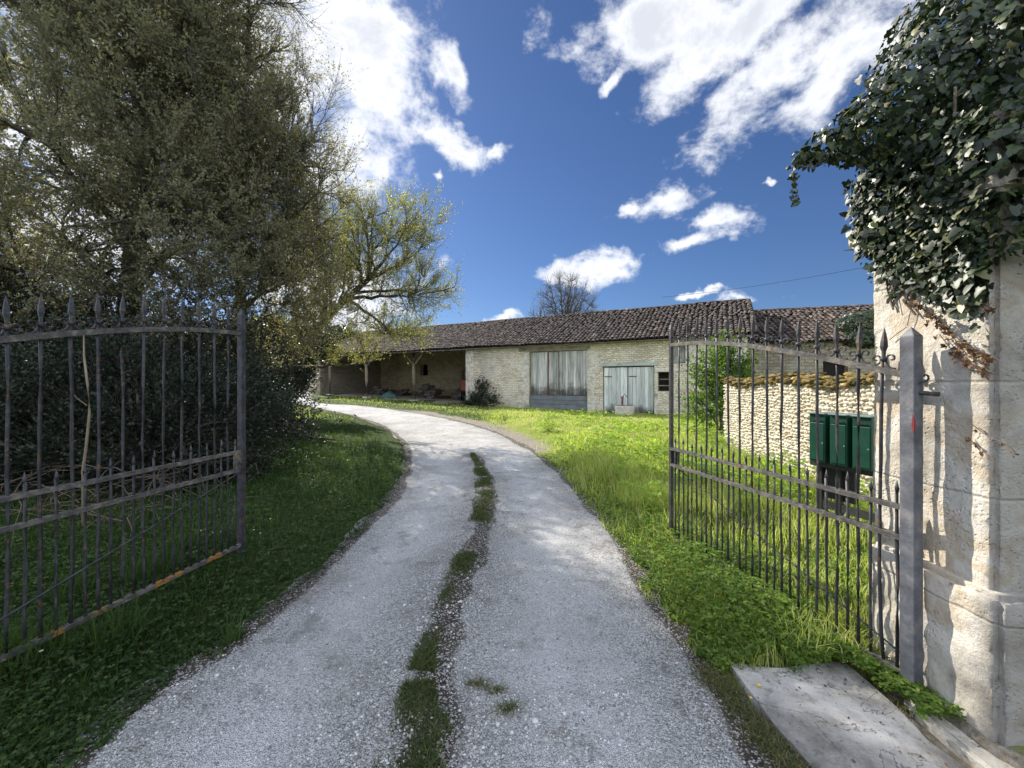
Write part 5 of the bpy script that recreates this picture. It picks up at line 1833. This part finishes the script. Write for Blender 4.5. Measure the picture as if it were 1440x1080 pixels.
# weeds edging the slab and stray tufts
gq = np.random.default_rng(75)
pX, pY = [], []
for (cx, cy, rx, ry, m_) in [(1.10, 2.08, .07, .14, 1500), (1.14, 1.80, .06, .14, 1300), (1.17, 1.60, .06, .12, 1100), (*GP(1000, 955), .08, .08, 600), (*GP(700, 975), .05, .03, 160), (*GP(715, 1000), .05, .03, 200), (*GP(670, 965), .05, .03, 160), (*GP(1285, 1000), .05, .04, 400), (*GP(1232, 965), .06, .05, 400)]:
    pX.append(cx + gq.normal(size=m_) * rx * .6); pY.append(cy + gq.normal(size=m_) * ry * .6)
X, Y = np.concatenate(pX), np.concatenate(pY)
V, Q, T = blades(X, Y, np.full(len(X), .012), gq.uniform(.012, .045, len(X)), np.full(len(X), .004), gq, .9)
r = gq.random(len(X)) ** .6
o = np_mesh('stray_weeds', V, [Q, T], M['strip'], None, rnd=np.r_[r, r])
tag(o, 'thin low weeds along the edge of the concrete slab', kind='stuff')

# dry leaf litter
gq = np.random.default_rng(76)
NL = 900
X = np.r_[gq.uniform(.9, 2.0, 300), gq.uniform(-2.6, 1.6, 600)]
Y = np.r_[gq.uniform(1.2, 2.4, 300), gq.uniform(1.3, 6.5, 600)]
sd_ = road_sd(X, Y)
k = (sd_ > -.25) | (gq.random(NL) < .35)
X, Y = X[k], Y[k]
Zl = np.where(in_poly(X, Y, SLAB), .031, np.where(sd_[k] < 0, g(X, Y) + .03, ground_z(X, Y, sd_[k]) + .035))
dl = np.stack([gq.normal(size=len(X)), gq.normal(size=len(X)), gq.uniform(-.05, .12, len(X))], 1)
V, Q = leaf_quads(np.stack([X, Y, Zl], 1), dl, .006 + .016 * gq.random(len(X)) ** 2, .5, .1, up=np.array([0, 0, 1.]), g=gq)
o = np_mesh('leaf_litter', V, [Q], M['dead_leaf'], None, rnd=gq.random(len(X)))
tag(o, 'scattered bits of dry brown leaf litter on slab, drive and verge', kind='stuff')

# broad-leaved weeds (dock, hollyhock-like) on the right
def rosette(name, label, x, y, h, n_, size, seed, mat='leaf_green', group='broad leaved weeds on the verge'):
    gq = np.random.default_rng(seed)
    z0 = float(ground_z(np.array([x]), np.array([y]))[0])
    root = empty(name, (x, y, z0), 0, label, 'weed', group)
    a = gq.uniform(0, 2 * PI, n_)
    el_ = gq.uniform(.15, 1.2, n_)
    Vs, Qs = [], []
    mb = MB()
    for j in range(n_):
        d = np.array([math.cos(a[j]) * math.cos(el_[j]), math.sin(a[j]) * math.cos(el_[j]), math.sin(el_[j])])
        L_ = h * gq.uniform(.4, 1)
        tip = d * L_
        mb.tube([(0, 0, 0), tuple(tip * .6 + [0, 0, .02]), tuple(tip)], .003, 4)
        s_ = gq.uniform(*size)
        hd = unit(np.array([d[0], d[1], gq.uniform(-.3, .3)]))
        sd_ = unit(np.cross(hd, [0, 0, 1]))
        out_ = [(0, 0), (.25, .32), (.6, .34), (1, 0), (.6, -.34), (.25, -.32)]
        Vs += [tip + hd * q[0] * s_ + sd_ * q[1] * s_ + np.array([0, 0, -.25 * s_ * q[0] ** 2 + abs(q[1]) * .2 * s_]) for q in out_]
        Qs.append([j * 6 + q for q in range(6)])
    mb.build('stem', M['leaf_green'], root)
    np_mesh('foliage', Vs, [np.array(Qs)], M[mat], root, rnd=gq.random(n_))


wl_ = [((3.0, 6.3), .45, 'large leaved weed nearest the free end of the right gate'), ((3.2, 8.6), .5, 'pale leaved weed clump in mid meadow'), ((2.2, 9.5), .4, 'broad leaved weed by the tall grass tufts'), ((4.4, 8.6), .55, 'leafy weed below the green bush'),
       ((4.3, 6.6), .5, 'leafy weed at the foot of the rubble wall'), ((1.1, 12.2), .35, 'bright weed clump near the drive bend'), ((3.4, 7.3), .45, 'weed with big round leaves behind the meeting stile'), ((5.0, 9.8), .5, 'weed clump at the far end of the rubble wall')]
for i, (xy, h_, lab) in enumerate(wl_):
    rosette('broad_leaved_weed', lab, xy[0], xy[1], h_, 34, (.09, .17), 80 + i)
rosette('dock_weed', 'dock with long upright leaves beside the right gate bottom rail', *GP(1125, 880), .16, 12, (.08, .13), 95)
rosette('dock_weed', 'small dark weed standing at the inner edge of the drive bend', -5.6, 13.4, .5, 22, (.10, .18), 96, 'leaf_dark')

# daisies left, dandelions right
def flower(name, label, x, y, z0, h_, r_, petals, mat, group):
    root = empty(name, (x, y, z0), 0, label, 'flower', group)
    MB().tube([(0, 0, 0), (.002, 0, h_ * .5), (0, 0, h_)], .0012, 4).build('stem', M['leaf_green'], root)
    mb = MB()
    for j in range(petals):
        a = 2 * PI * j / petals
        b = a + 2 * PI / petals * .8
        mb.add([(0, 0, h_), (r_ * math.cos(a), r_ * math.sin(a), h_ + .002), (r_ * math.cos(b), r_ * math.sin(b), h_ + .002)], [(0, 1, 2)])
    mb.build('petals', mat, root)
    MB().tube([(0, 0, h_ - .001), (0, 0, h_ + .003)], r_ * .35, 8).build('flower_centre', M['yellow_petal'], root)


for i, (q, lab) in enumerate([((1067, 974), 'dandelion in the weeds left of the concrete slab'), ((1056, 992), 'small dandelion bud below the first, beside the slab')]):
    p = GP(*q)
    flower('dandelion', lab, p[0], p[1], .008, .03, .011 if i == 0 else .007, 22, M['yellow_petal'], 'dandelions by the slab')
dz_ = [(357, 783, 'leftmost of three daisies between the free end of the left gate and the gravel'), (366, 786, 'middle one of three daisies between the free end of the left gate and the gravel'),
       (380, 764, 'rightmost of three daisies between the free end of the left gate and the gravel'),
       (282, 790, 'first daisy from the left in the short row under the left gate'), (290, 787, 'second daisy from the left in the short row under the left gate'),
       (300, 792, 'third daisy from the left in the short row under the left gate'), (311, 790, 'last daisy on the right in the short row under the left gate'), (58, 972, 'lone daisy near the lower left corner in dark clover')]
for i, q in enumerate(dz_):
    p = GP(q[0], q[1] - 8)
    zz0 = float(ground_z(np.array([p[0]]), np.array([p[1]]))[0])
    flower('daisy', q[2], p[0], p[1], zz0, .10, .009, 10, M['white_petal'], 'daisies in the left verge')

# ------------------------------------------------------------------ loose pebbles on the drive
gq = np.random.default_rng(77)
ico_v, ico_f = None, None
bm = bmesh.new(); bmesh.ops.create_icosphere(bm, subdivisions=1, radius=1)
ico_v = np.array([v.co[:] for v in bm.verts]); ico_f = np.array([[v.index for v in f.verts] for f in bm.faces]); bm.free()
NP_ = 150000
Y = np.exp(gq.uniform(math.log(1.2), math.log(9), NP_))
X = gq.uniform(-1, 1, NP_) * (Y * 1.3)
inr = in_poly(X, Y, ROADPOLY)
dS = poly_dist(X, Y, ST)
dE = np.minimum(poly_dist(X, Y, SL), poly_dist(X, Y, SR))
pr = np.clip(np.exp(-((dS - .16) / .22) ** 2) * .55 + np.exp(-(dE / .3) ** 2) * .25 + .14 + .30 * vnoise(X, Y, 1.3, 78) + .2 * vnoise(X, Y, 4, 79), .04, 1)
pr = np.where((X > -.2) & (X < .6) & (Y < 2.1), np.maximum(pr, .55), pr)
k = inr & (gq.random(NP_) < pr) & (dE > .04)
X, Y = X[k], Y[k]
n_ = len(X)
s_ = .0022 + .0062 * gq.random(n_) ** 4 + (gq.random(n_) < .008) * gq.uniform(.003, .008, n_)
s_ *= (1 + Y / 14)
big = [(695, 1000, .020), (672, 985, .011), (740, 1012, .022), (752, 1018, .020), (775, 995, .014), (700, 1022, .016), (768, 1045, .020), (790, 1030, .016), (655, 975, .010), (725, 893, .012), (800, 1050, .018), (760, 1000, .012), (720, 1035, .012)]
bp = np.array([GP(a, b) for a, b, _ in big])
X, Y, s_ = np.r_[X, bp[:, 0]], np.r_[Y, bp[:, 1]], np.r_[s_, [c for *_, c in big]]
n_ = len(X)
def drive_z(x, y):
    d = poly_dist(x, y, ST)
    se = np.clip((9.5 - y) / 1.5, 0, 1)
    cr = np.exp(-(d / .22) ** 2) * .035 * se
    return g(x, y) + .008 + cr + .012 * vnoise(x, y, 3, 7) + .006 * vnoise(x, y, 9, 8)
Z = drive_z(X, Y)
ax = gq.uniform(.6, 1.25, (n_, 3)) * [1, 1, .62]
jit = 1 + gq.normal(size=(n_, len(ico_v), 1)) * .14
th = gq.uniform(0, 2 * PI, n_)
V = ico_v[None] * jit * ax[:, None] * s_[:, None, None]
cx, sx = np.cos(th)[:, None], np.sin(th)[:, None]
V = np.stack([V[..., 0] * cx - V[..., 1] * sx, V[..., 0] * sx + V[..., 1] * cx, V[..., 2]], -1)
V = V + np.stack([X, Y, Z + s_ * .12], 1)[:, None]
Fp = (np.arange(n_)[:, None, None] * len(ico_v) + ico_f[None]).reshape(-1, 3)
rp = np.repeat(gq.random(n_), len(ico_f))
o = np_mesh('gravel', V.reshape(-1, 3), [Fp], M['pebble'], None, rnd=rp)
tag(o, 'loose pale limestone chips scattered over the drive', kind='stuff')
print('COUNTS', [s[1] for s in stat], c1, c2, c3, c4, c5, n_)
